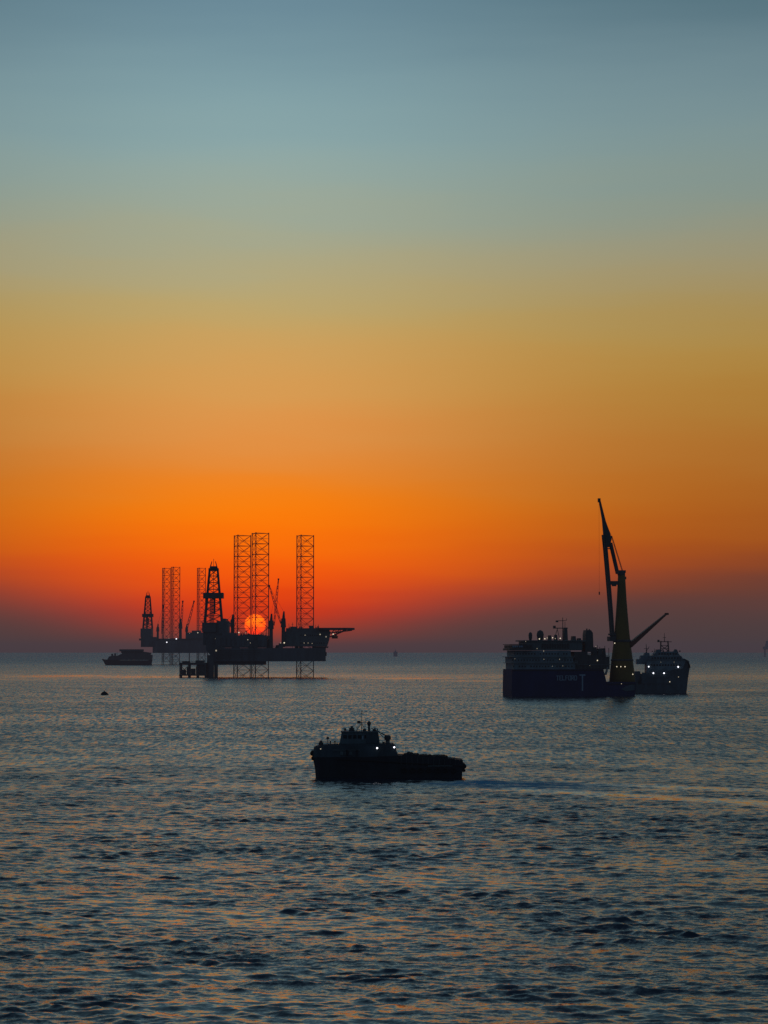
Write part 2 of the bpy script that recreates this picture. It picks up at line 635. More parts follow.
    band = math_n('MULTIPLY', smooth_n(yy, 1950, 2150, tree=t), smooth_n(yy, 2750, 2450, tree=t), tree=t)
    amp = math_n('MULTIPLY', amp, math_n('SUBTRACT', 1.0, math_n('MULTIPLY', band, 0.4, tree=t), tree=t), tree=t)
    farf = smooth_n(psp.outputs[1], 200, 800, tree=t)
    nf4 = noise(0.75, 4.0, (1.0, 0.13, 1), 0.68)
    nf5 = noise(0.16, 3.0, (1.0, 0.2, 1), 0.6)
    tilt = math_n('ADD', math_n('MULTIPLY', math_n('SUBTRACT', nf4.outputs["Fac"], 0.5, tree=t), 1.8, tree=t), math_n('MULTIPLY', math_n('SUBTRACT', nf5.outputs["Fac"], 0.5, tree=t), 0.6, tree=t), tree=t)
    tilt = math_n('MULTIPLY', math_n('MULTIPLY', tilt, farf, tree=t), 0.47, tree=t)
    # towards the horizon only wave faces turned to the viewer show
    tilt = math_n('SUBTRACT', tilt, math_n('ADD', math_n('MULTIPLY_ADD', farf, 0.078, 0.028, tree=t), smooth_n(psp.outputs[1], 2300, 6500, 0.0, 0.075, tree=t), tree=t), tree=t)
    tilt = math_n('ADD', tilt, math_n('ADD', math_n('MULTIPLY', band, 0.02, tree=t), math_n('MULTIPLY', attr("lane"), 0.05, tree=t), tree=t), tree=t)
    tilt = math_n('SUBTRACT', tilt, math_n('MULTIPLY', wake, 0.28, tree=t), tree=t)
    tl = t.nodes.new("ShaderNodeCombineXYZ")
    t.links.new(tilt, tl.inputs[1])
    sc = t.nodes.new("ShaderNodeVectorMath"); sc.operation = 'SCALE'
    t.links.new(sub.outputs[0], sc.inputs[0])
    t.links.new(math_n('MULTIPLY', amp, math_n('SUBTRACT', 4.8, math_n('MULTIPLY', farf, 3.2, tree=t), tree=t), tree=t), sc.inputs["Scale"])
    ml = t.nodes.new("ShaderNodeVectorMath"); ml.operation = 'MULTIPLY'
    t.links.new(sc.outputs[0], ml.inputs[0]); ml.inputs[1].default_value = (1, 1, 0)
    adn = t.nodes.new("ShaderNodeVectorMath"); adn.operation = 'ADD'
    ad2 = t.nodes.new("ShaderNodeVectorMath"); ad2.operation = 'ADD'
    t.links.new(ml.outputs[0], ad2.inputs[0]); t.links.new(tl.outputs[0], ad2.inputs[1])
    t.links.new(geo.outputs["Normal"], adn.inputs[0]); t.links.new(ad2.outputs[0], adn.inputs[1])
    nn = t.nodes.new("ShaderNodeVectorMath"); nn.operation = 'NORMALIZE'
    t.links.new(adn.outputs[0], nn.inputs[0])
    t.links.new(nn.outputs[0], b.inputs["Normal"])
    bc = mix_n(wake, (0.006, 0.016, 0.026), (0.05, 0.24, 0.36), tree=t)
    fn = noise(0.9, 5.0, (0.35, 1, 1), 0.7)
    foam = math_n('MULTIPLY', attr("slick"), smooth_n(fn.outputs["Fac"], 0.46, 0.64, tree=t), tree=t)
    foam = math_n('MULTIPLY', foam, 0.85, tree=t)
    bc = mix_n(foam, bc, (0.62, 0.60, 0.58), tree=t)
    t.links.new(bc, b.inputs["Base Color"])
    al2 = math_n('SQRT', math_n('MULTIPLY', amp, math_n('ADD', math_n('MULTIPLY', farf, 0.5, tree=t), 0.12, tree=t), tree=t), tree=t)
    al2 = math_n('ADD', math_n('MINIMUM', al2, 0.6, tree=t), math_n('MULTIPLY', wake, 0.4, tree=t), tree=t)
    t.links.new(math_n('MINIMUM', al2, 0.8, tree=t), b.inputs["Roughness"])
    b.inputs["IOR"].default_value = 1.42
    me.materials.append(m)
    return o


sea()

# ------------------------------------------------------------------ haze over the water
hz = MB()
hz.box(-9000, 9000, -300, 13000, -3.0, 70.0)
hm = bpy.data.materials.new("sea_haze")
hm.use_nodes = True
hn = hm.node_tree
hn.nodes.clear()
ho = hn.nodes.new("ShaderNodeOutputMaterial")
va = hn.nodes.new("ShaderNodeVolumeAbsorption")
va.inputs["Color"].default_value = (0, 0, 0, 1)
SIG = 5.2e-5
va.inputs["Density"].default_value = SIG
ve = hn.nodes.new("ShaderNodeEmission")
ve.inputs["Color"].default_value = (*lin((64, 61, 71)), 1)
ve.inputs["Strength"].default_value = SIG
vs_ = hn.nodes.new("ShaderNodeAddShader")
hn.links.new(va.outputs[0], vs_.inputs[0])
hn.links.new(ve.outputs[0], vs_.inputs[1])
hn.links.new(vs_.outputs[0], ho.inputs["Volume"])
ho_ = hz.build("haze", hm)
ho_["kind"] = "structure"


# ------------------------------------------------------------------ lattice helpers
def lattice_leg(parent, s, cx, cy, r, th0, z0, z1, bay, rc, rb, mat, chord_mat=None):
    """open truss leg of three chords (sub-parts) and X braced faces"""
    P = []
    for k in range(3):
        a = R(th0 + 120 * k)
        P.append((cx + r * math.cos(a), cy + r * math.sin(a)))
    br = MB(s)
    nb = int(round((z1 - z0) / bay))
    zs = [z1 - bay * i for i in range(nb + 1)]
    for i, z in enumerate(zs):
        for k in range(3):
            a, b = P[k], P[(k + 1) % 3]
            br.bar((*a, z), (*b, z), rb * 1.6)
            if i < nb:
                zl = zs[i + 1]
                br.bar((*a, z), (*b, zl), rb)
                br.bar((*b, z), (*a, zl), rb)
                zm = (z + zl) / 2
                br.bar((*a, zm), (*b, zm), rb * 0.55)
    leg = br.build("leg", mat, parent)
    for k in range(3):
        MB(s).bar((*P[k], zs[-1] - 3), (*P[k], z1 + rc * 1.5), rc, n=6).build("chord", chord_mat or mat, leg)
    return leg


def derrick(parent, s, cx, cy, z0, z1, half0, half1, collar, mat, rb=0.35):
    """drilling derrick: four tapering legs, lattice, wind wall collar and crown"""
    d = MB(s)
    def cor(t):
        h = half0 + (half1 - half0) * t
        return [(cx - h, cy - h), (cx + h, cy - h), (cx + h, cy + h), (cx - h, cy + h)]
    n = 8
    for i in range(n):
        ta, tb = i / n, (i + 1) / n
        za, zb = z0 + (z1 - z0) * ta, z0 + (z1 - z0) * tb
        a, b = cor(ta), cor(tb)
        for k in range(4):
            d.bar((*a[k], za), (*b[k], zb), rb * 2.0)
            d.bar((*b[k], zb), (*b[(k + 1) % 4], zb), rb)
            d.bar((*a[k], za), (*b[(k + 1) % 4], zb), rb * 0.8)
            d.bar((*a[(k + 1) % 4], za), (*b[k], zb), rb * 0.8)
    # travelling block, standpipe and racked drill pipe inside
    zc = (collar[0] + collar[1]) / 2
    for k in range(5):
        d.bar((cx - half1 * 0.9 + k * half1 * 0.25, cy, z0), (cx - half1 * 0.8 + k * half1 * 0.22, cy, zc), rb * 1.1)
    d.bar((cx + half1 * 0.25, cy, z0 + (zc - z0) * 0.3), (cx + half1 * 0.25, cy, zc - 3), rb * 3.2)
    d.bar((cx, cy, zc), (cx, cy, z1), rb * 0.8)
    o = d.build("derrick", mat, parent)
    h = half0 * 1.14
    MB(s).box(cx - h, cx + h, cy - h, cy + h, collar[0], collar[1]).build("wind_wall", mat, o)
    c = MB(s)
    hz_ = (z1 - z0)
    c.box(cx - half1 * 1.25, cx + half1 * 1.25, cy - half1, cy + half1, z1 - hz_ * 0.03, z1 + hz_ * 0.02)
    c.box(cx - half1 * 1.0, cx + half1 * 1.0, cy - half1 * 0.8, cy + half1 * 0.8, z1 + hz_ * 0.02, z1 + hz_ * 0.06, half1 * 0.2, half1 * 0.2)
    for sx in (-1, 1):
        for sy in (-1, 1):
            c.bar((cx + sx * half1, cy + sy * half1 * 0.8, z1), (cx + sx * half1 * 0.45, cy, z1 + hz_ * 0.15), rb * 0.9)
    c.bar((cx, cy, z1 + hz_ * 0.05), (cx, cy, z1 + hz_ * 0.2), rb * 0.7)
    c.build("crown_block", mat, o)
    return o


def boom_crane(parent, s, px, py, z0, zt, wide, foot, tip, mat, rb=0.28):
    """pedestal crane with slewing house and lattice boom"""
    c = MB(s)
    c.lathe(px, py, [(wide * 0.75, z0), (wide * 0.7, zt - (zt - z0) * 0.45)], 10)
    c.box(px - wide, px + wide, py - wide, py + wide, zt - (zt - z0) * 0.45, zt - (zt - z0) * 0.2, wide * 0.2, wide * 0.2)
    c.prism([(px - wide * 0.5, zt - (zt - z0) * 0.2), (px + wide * 0.6, zt - (zt - z0) * 0.2), (px + wide * 0.45, zt), (px - wide * 0.1, zt)], py - wide * 0.6, py + wide * 0.6)
    o = c.build("crane_pedestal", mat, parent)
    b = MB(s)
    f, t_ = Vector(foot), Vector(tip)
    d = (t_ - f).normalized()
    nrm = Vector((-d.z, 0, d.x))
    hw = 0.9
    n = 8
    for i in range(n):
        a0, a1 = i / n, (i + 1) / n
        h0, h1 = hw * math.sin(math.pi * (0.15 + 0.75 * a0)), hw * math.sin(math.pi * (0.15 + 0.75 * a1))
        p0, p1 = f.lerp(t_, a0), f.lerp(t_, a1)
        b.bar(p0 + nrm * h0, p1 + nrm * h1, rb)
        b.bar(p0 - nrm * h0, p1 - nrm * h1, rb)
        b.bar(p0 + nrm * h0, p1 - nrm * h1, rb * 0.8)
        b.bar(p0 - nrm * h0, p1 + nrm * h1, rb * 0.8)
    b.box(t_.x - 0.8, t_.x + 0.8, t_.y - 0.5, t_.y + 0.5, t_.z - 0.7, t_.z + 0.9)
    b.build("boom", mat, o)
    MB(s).bar((px, py, zt), t_, rb * 0.4).build("pendant_wire", mat, o)
    return o


# ------------------------------------------------------------------ main jack-up rig
def main_rig():
    loc, s = base_at(260, 677)
    t = thing("jack_up_rig", "large near jack-up drilling rig standing in front of the setting sun", "drilling rig", loc, 0, "jack-up drilling rigs off the horizon")
    fr = Frame(loc, s, b=-10)
    U, Z = fr.U, fr.Z
    # deep triangular hull
    h = MB(s)
    h.slab([(U(214), -20), (U(300), -22), (U(325), 5), (U(325), 28), (U(300), 60), (U(214), 60)], Z(661.3), Z(648))
    h.slab([(U(212), -16), (U(264), -16), (U(264), 40), (U(212), 40)], Z(664.8), Z(661.4))
    h.prism([(U(313), Z(648)), (U(327), Z(648)), (U(328), Z(646.5)), (U(313), Z(646.5))], 4, 30)
    h.box(U(322), U(326), 8, 26, Z(656), Z(652))
    h.build("hull", M['rig'], t)
    # deck edge clutter
    rl = MB(s)
    rl.rail([(U(266), -21, Z(648)), (U(300), -22, Z(648)), (U(325), 5, Z(648))], 2.0, 0.12, 4)
    rl.build("guard_rail", M['steel'], t)
    # drilling package on the left
    c = MB(s)
    c.box(U(216), U(267), -14, 50, Z(647.7), Z(635.5))
    c.box(U(222), U(236), -10, 20, Z(635.5), Z(633.0))
    c.box(U(243), U(262), -12, 30, Z(635.5), Z(634.4))
    c.prism([(U(206), Z(650)), (U(216), Z(661)), (U(216), Z(640)), (U(206), Z(640))], -8, 26)
    for k in range(10):
        x = 218 + k * 4.9
        c.box(U(x), U(x) + 2.0 + random.random() * 2, -14.8, -14.05, Z(646.5), Z(637.5 + random.random() * 3))
    c.build("cantilever", M['rig'], t)
    df = MB(s)
    df.box(U(203), U(228), -6, 24, Z(645), Z(632))
    df.box(U(202), U(216), -8, 24, Z(632), Z(622.5))
    df.box(U(216.3), U(228), -5, 22, Z(632), Z(621))
    df.box(U(221), U(225), -3, 18, Z(621), Z(618.5))
    df.build("drill_floor", M['rig'], t)
    fr.at(8)
    derrick(t, s, U(213.6), 8, Z(622.5), Z(569.5), 8.6, 4.0, (Z(598.5), Z(593)), M['steel'], 0.42)
    # legs: port, starboard and bow
    fr.at(58)
    lattice_leg(t, s, U(240.8), 58, 10.2, 16, Z(678), Z(535.8), 10.6, 0.5, 0.2, M['legsteel'], M['steel'])
    fr.at(-6)
    lattice_leg(t, s, U(258.8), -6, 10.1, 16, Z(678), Z(533.4), 10.5, 0.5, 0.2, M['legsteel'], M['steel'])
    fr.at(20)
    lattice_leg(t, s, U(303.8), 20, 10.2, 16, Z(678), Z(535.8), 10.5, 0.5, 0.2, M['legsteel'], M['steel'])
    # jacking houses round the legs
    for cx, cy, zt in ((241.1, 58, 636), (259.0, -6, 640), (304.1, 20, 629.5)):
        fr.at(cy)
        for k in range(3):
            a = R(16 + 120 * k)
            x, y = U(cx) + 10.6 * math.cos(a), cy + 10.6 * math.sin(a)
            MB(s).box(x - 2.0, x + 2.0, y - 2.0, y + 2.0, Z(649), Z(zt), 0.3, 0.3).build("jacking_house", M['steel'], t)
    fr.at(0)
    # accommodation block with stepped front
    a = MB(s)
    a.prism([(U(284), Z(646.4)), (U(326.5), Z(646.4)), (U(328.5), Z(640)), (U(330), Z(631.5)), (U(284), Z(631.5))], 0, 34)
    a.box(U(286), U(329), 2, 32, Z(631.5), Z(628.2))
    a.box(U(290), U(296), 5, 12, Z(628.2), Z(626.6))
    a.box(U(309), U(313), 4, 9, Z(628.2), Z(625.6))
    blk = a.build("accommodation_block", M['house_dim'], t)
    for y in (635.2, 643.0):
        for k in range(11):
            MB(s).box(U(300.5 + k * 2.3), U(301.6 + k * 2.3), -0.35, -0.02, Z(y + 0.9), Z(y - 0.6)).build("window", M['glass'], blk)
    # helideck on a tapering truss
    hd = MB(s)
    hd.slab([(U(318), -2), (U(324), -8), (U(348), -8), (U(354.5), 4), (U(354.5), 16), (U(348), 30), (U(318), 30)], Z(629.9), Z(627.9))
    dk = hd.build("helideck", M['steel'], t)
    for y in (-2, 22):
        tr = MB(s)
        tr.bar((U(329.5), y, Z(637)), (U(346), y, Z(630)), 0.7)
        tr.bar((U(330), y, Z(633)), (U(352), y, Z(630.2)), 0.65)
        for x in (334, 339, 344):
            tr.bar((U(x), y, Z(629.6)), (U(x - 3), y, Z(634 - (x - 334) * 0.15)), 0.3)
            tr.bar((U(x), y, Z(629.6)), (U(x + 3), y, Z(632.6 - (x - 334) * 0.12)), 0.3)
        tr.build("support_truss", M['steel'], dk)
    # cranes
    boom_crane(t, s, U(283.6), -2, Z(647), Z(611.5), 2.6, (U(281.2), -2, Z(624)), (U(269.4), -2, Z(586)), M['steel'])
    boom_crane(t, s, U(271.8), -12, Z(648), Z(614), 2.6, (U(274.6), -12, Z(626)), (U(279), -12, Z(579.8)), M['steel'])
    fr.at(46)
    boom_crane(t, s, U(232.6), 46, Z(640), Z(614.5), 2.3, (U(233.5), 46, Z(630)), (U(227.5), 46, Z(620)), M['steel'])
    # vents and masts on deck
    fr.at(-8)
    for x, yt, y0 in ((238, 628, -8), (246.5, 630, -9), (254, 631.5, -8), (266.5, 628, -6), (292, 622.5, 8), (318, 624.5, 6)):
        m = MB(s)
        m.bar((U(x), y0, Z(648)), (U(x), y0, Z(yt)), 0.28)
        m.bar((U(x - 1), y0, Z(yt + 2)), (U(x + 1), y0, Z(yt + 2)), 0.2)
        m.build("vent_mast", M['steel'], t)
    MB(s).lathe(U(277), 10, [(2.0, Z(648)), (2.0, Z(645.6)), (1.4, Z(645.0))], 12).build("mud_tank", M['rig'], t)
    MB(s).box(U(279), U(283), -12, -4, Z(648), Z(643.4)).build("deck_locker", M['rig'], t)
    for x, y, v, r, k in ((320, 634.4, -1.2, 0.85, 'lamp_dim'), (326, 636.8, -1.2, 0.75, 'lamp_dim'), (333, 634.2, 6, 0.95, 'lamp_warm'), (305, 635.2, -1.2, 0.6, 'lamp_dim'),
                          (284.7, 642.9, -15, 0.95, 'lamp_warm'), (281, 643, -13.5, 0.65, 'lamp_dim'), (239.3, 632.6, -12, 0.85, 'lamp_warm'), (248.4, 639.8, -16, 0.7, 'lamp_dim'),
                          (251, 643, -16, 0.5, 'lamp_dim'), (216.2, 638.6, -10.5, 0.75, 'lamp_dim'), (217.4, 650.6, -21.5, 1.1, 'lamp_dim'), (304, 643, -1.2, 0.55, 'lamp_dim'),
                          (312, 643.4, -1.2, 0.5, 'lamp_dim'), (308, 643, -1.2, 0.5, 'lamp_dim'), (246, 633.0, -13.2, 0.5, 'lamp_dim')):
        lamp(t, s, (U(x), v, Z(y)), r, k)
    # small deck equipment, pipes and containers
    fr.at(-6)
    rr_ = random.Random(3)
    spots = [(218 + rr_.random() * 48, 635.6) for _ in range(18)] + [(267 + rr_.random() * 16, 648) for _ in range(9)] + [(286 + rr_.random() * 34, 628.2) for _ in range(12)]
    for x, y in spots:
        q = MB(s)
        hgt, wid = 0.6 + rr_.random() * 2.2, 0.5 + rr_.random() * 1.6
        if rr_.random() < 0.4:
            q.bar((U(x), -6, Z(y) - 0.3), (U(x) + rr_.uniform(-.5, .5), -6, Z(y) + hgt * 1.8), 0.22)
            q.box(U(x) - 0.5, U(x) + 0.5, -6.4, -5.6, Z(y) - 0.3, Z(y) + hgt * 0.5)
        else:
            q.box(U(x), U(x) + wid, -8, -3, Z(y) - 0.3, Z(y) + hgt * 0.7, wid * 0.1)
            q.bar((U(x) + wid * 0.5, -5, Z(y)), (U(x) + wid * 0.5, -5, Z(y) + hgt), 0.16)
        q.build("deck_equipment", M['steel'], t)
    pp = MB(s)
    for k in range(5):
        pp.bar((U(214), -21.2 + 0.1 * k, Z(650 + k * 1.9)), (U(262), -21.2 + 0.1 * k, Z(650.6 + k * 1.8)), 0.22)
    for x in (220, 231, 243, 255):
        pp.bar((U(x), -21.5, Z(648)), (U(x), -21.5, Z(661)), 0.35)
    pp.build("hull_piping", M['steel'], t)
    # lifeboat hanging below the helideck
    lb = thing("lifeboat", "small enclosed lifeboat hanging from the accommodation end of the near rig", "lifeboat", Vector(loc) + Vector((U(334.5) * s, 10 * s, Z(636.9) * s)))
    b = MB(s)
    b.hull([(-4.0, -3.0, 0.3, 0.2, 1.0), (-2.6, -2.4, 1.3, 1.0, 0.9), (0, 0, 1.6, 1.3, 0.9), (2.4, 2.2, 1.4, 1.0, 0.9), (3.6, 3.0, 0.4, 0.2, 1.0)])
    b.v = [(x, y, max(z, -1.6)) for x, y, z in b.v]
    b.build("hull", M['orange'], lb)
    MB(s).box(-2.6, 2.5, -1.2, 1.2, 1.0, 2.2, 0.6, 0.35).build("canopy", M['orange'], lb)
    for x in (-2.0, 1.9):
        MB(s).bar((x, 0, 2.2), (x, 0, 6.9), 0.18).build("fall_wire", M['steel'], lb)


main_rig()


# ------------------------------------------------------------------ low wellhead platform beside the rig
def wellhead():
    loc, s = base_at(198, 677.4)
    t = thing("wellhead_platform", "low open wellhead platform on short legs left of the near rig's hull", "platform", loc)
    fr = Frame(loc, s, b=0)
    U, Z = fr.U, fr.Z
    d = MB(s)
    d.box(U(180), U(206.5), -6, 14, Z(664.6), Z(662.6))
    d.box(U(183), U(190), -4, 8, Z(662.6), Z(661.2))
    d.box(U(196), U(204), -3, 8, Z(662.6), Z(660.4))
    d.build("deck", M['steel'], t)
    d = MB(s)
    d.box(U(180), U(206.5), -5.5, 13, Z(675.6), Z(674.4))
    for x, a, w_ in ((183, 669.5, 3.2), (187.4, 667.0, 2.4), (191.6, 668.5, 4.0), (196.6, 666.2, 2.6), (199.8, 664.6, 5.6)):
        d.box(U(x), U(x + w_), -3, 5, Z(674.4), Z(a))
    d.build("lower_deck", M['steel'], t)
    for x in (181, 189.6, 198, 206):
        for y in (-5, 12):
            MB(s).bar((U(x), y, -4), (U(x), y, Z(664)), 0.75, n=8).build("leg", M['steel'], t)
    br = MB(s)
    for x0, x1 in ((181, 189.6), (198, 206)):
        br.bar((U(x0), -5, Z(674)), (U(x1), -5, Z(665)), 0.35)
        br.bar((U(x1), -5, Z(674)), (U(x0), -5, Z(665)), 0.35)
    br.rail([(U(180), -6, Z(662.6)), (U(206), -6, Z(662.6))], 1.5, 0.14, 4)
    br.build("bracing", M['steel'], t)
    c = MB(s)
    c.lathe(U(210.5), 4, [(3.6, -4), (3.6, Z(664)), (2.6, Z(655))], 14)
    c.lathe(U(216), 6, [(1.9, -4), (1.9, Z(664))], 12)
    c.build("conductor_casing", M['steel'], t, smooth=False)


wellhead()


# ------------------------------------------------------------------ far jack-up rig
def far_rig():
    loc, s = base_at(182, 664.4)
    t = thing("jack_up_rig", "smaller hazier jack-up rig behind and left of the near one, derrick at its left end", "drilling rig", loc, 0, "jack-up drilling rigs off the horizon")
    fr = Frame(loc, s, b=0)
    U, Z = fr.U, fr.Z
    h = MB(s)
    h.slab([(U(153), 0), (U(158), -10), (U(205), -12), (U(224), 5), (U(224), 18), (U(205), 38), (U(158), 38)], Z(653), Z(641))
    h.build("hull", M['rig'], t)
    c = MB(s)
    c.box(U(141), U(156), 2, 22, Z(647), Z(637))
    c.box(U(140.5), U(151.5), 3, 20, Z(637), Z(628.5))
    c.box(U(139), U(142), 4, 10, Z(640.5), Z(638.5))
    c.box(U(156), U(206), 2, 26, Z(641), Z(638.6))
    c.box(U(186), U(204), 0, 24, Z(638.6), Z(632.5))
    c.box(U(192), U(200), 0, 20, Z(632.5), Z(630.6))
    c.build("drill_floor", M['rig'], t)
    derrick(t, s, U(147), 10, Z(628.5), Z(597), 4.6, 2.1, (Z(617), Z(613.8)), M['steel'], 0.26)
    fr.at(6)
    lattice_leg(t, s, U(165.6), 6, 4.8, 16, Z(665), Z(568.5), 7.2, 0.36, 0.13, M['legsteel'], M['steel'])
    fr.at(30)
    lattice_leg(t, s, U(174.8), 30, 5.2, 16, Z(665), Z(567.4), 7.2, 0.36, 0.13, M['legsteel'], M['steel'])
    fr.at(14)
    lattice_leg(t, s, U(200.6), 14, 5.0, 16, Z(665), Z(568.4), 7.2, 0.36, 0.13, M['legsteel'], M['steel'])
    boom_crane(t, s, U(182.2), -4, Z(641), Z(619), 2.0, (U(182.8), -4, Z(628)), (U(184.4), -4, Z(602)), M['steel'], 0.26)
    boom_crane(t, s, U(186.4), 20, Z(641), Z(624), 1.5, (U(186.8), 20, Z(629)), (U(193.6), 20, Z(601.5)), M['steel'], 0.26)
    boom_crane(t, s, U(159.4), 0, Z(641), Z(624), 1.5, (U(163.6), 0, Z(634)), (U(164.8), 0, Z(606)), M['steel'], 0.26)
    for x in (190, 208):
        MB(s).bar((U(x), 10, -3), (U(x), 10, Z(653)), 0.5, n=8).build("conductor_pipe", M['steel'], t)
    for x, y, r, k in ((179, 639.0, 0.8, 'lamp'), (169.6, 642.4, 0.75, 'lamp'), (200.2, 633, 0.65, 'lamp_warm'), (171.6, 638.6, 0.4, 'lamp_dim'), (192, 633.6, 0.4, 'lamp_dim')):
        lamp(t, s, (U(x), -13, Z(y)), r, k)


far_rig()


# ------------------------------------------------------------------ ship lying off the far rig
def far_ship():
    loc, s = base_at(128, 665.2)
    t = thing("anchored_ship", "dark low ship with raised bow lying left of the far rig", "ship", loc)
    fr = Frame(loc, s, b=0)
    U, Z = fr.U, fr.Z
    h = MB(s)
    h.hull([(U(102), U(106), 0.4, 0.2, Z(658.6)), (U(105), U(108), 3, 1.5, Z(659.4)), (U(111), U(112), 5, 4, Z(659.8)), (U(122), U(122), 6, 5.5, Z(660.2)),
            (U(148), U(148), 6, 5.5, Z(660.2)), (U(152.5), U(151.5), 5.5, 5, Z(659.8))])
    h.build("hull", M['hull_black'], t)
    d = MB(s)
    d.prism([(U(108), Z(660)), (U(110), Z(656.5)), (U(114), Z(655.5)), (U(118), Z(655.8)), (U(122), Z(654)), (U(126), Z(652.2)), (U(148), Z(653.5)), (U(152.8), Z(655)), (U(152.4), Z(660))], -4.5, 4.5)
    d.box(U(112), U(113.6), -2, 1, Z(656), Z(653.8))
    d.box(U(115), U(116.4), -2, 1, Z(656), Z(653.2))
    d.bar((U(117.6), 0, Z(656)), (U(117.6), 0, Z(652.4)), 0.25)
    d.build("deckhouse", M['steel'], t)
    p = MB(s)
    p.box(U(120.5), U(143.6), -6, 6, Z(651.4), Z(649.3))
    p.prism([(U(122), Z(652.6)), (U(124), Z(655)), (U(150), Z(655)), (U(152), Z(652.8)), (U(142), Z(651.4)), (U(122), Z(651.4))], -3.5, 3.5)
    for x in (124, 130, 137, 142):
        p.box(U(x), U(x + 1.2), -4, 4, Z(654), Z(651.4))
    p.build("helideck", M['steel'], t)
    MB(s).box(U(123), U(131), -6.3, -6.02, Z(650.9), Z(650.2)).build("pale_stripe", M['rig'], t)
    MB(s).box(U(124), U(131), -4.85, -4.55, Z(659.6), Z(658.7)).build("pale_stripe", M['rig'], t)


far_ship()


# ------------------------------------------------------------------ crane ship
def letters(s, parent, txt, x0, z0, h, wch, gap, y, th, mat, name):
    """flat block lettering raised slightly from a plate; 5 x 7 strokes"""
    strokes = {
        'T': [((0, 1), (1, 1)), ((.5, 0), (.5, 1))],
        'E': [((0, 0), (0, 1)), ((0, 1), (1, 1)), ((0, .5), (.8, .5)), ((0, 0), (1, 0))],
        'L': [((0, 0), (0, 1)), ((0, 0), (1, 0))],
        'F': [((0, 0), (0, 1)), ((0, 1), (1, 1)), ((0, .52), (.8, .52))],
        'O': [((0, 0), (0, 1)), ((1, 0), (1, 1)), ((0, 1), (1, 1)), ((0, 0), (1, 0))],
        'R': [((0, 0), (0, 1)), ((1, .5), (1, 1)), ((0, 1), (1, 1)), ((0, .5), (1, .5)), ((.4, .5), (1, 0))],
        'D': [((0, 0), (0, 1)), ((1, .15), (1, .85)), ((0, 1), (.85, 1)), ((0, 0), (.85, 0))],
    }
    m = MB(s)
    x = x0
    k = 0
    for ch in txt:
        for a, b in strokes[ch]:
            p, q = (x + a[0] * wch, z0 + a[1] * h), (x + b[0] * wch, z0 + b[1] * h)
            dx, dz = q[0] - p[0], q[1] - p[1]
            ln = math.hypot(dx, dz)
            nx, nz = -dz / ln * th, dx / ln * th
            ex, ez = dx / ln * th, dz / ln * th
            yy = y - 0.006 * (k % 5)
            k += 1
            m.prism([(p[0] + nx - ex, p[1] + nz - ez), (q[0] + nx + ex, q[1] + nz + ez), (q[0] - nx + ex, q[1] - nz + ez), (p[0] - nx - ex, p[1] - nz - ez)], yy - 0.05, y + 0.02)
        x += wch + gap
    return m.build(name, mat, parent)


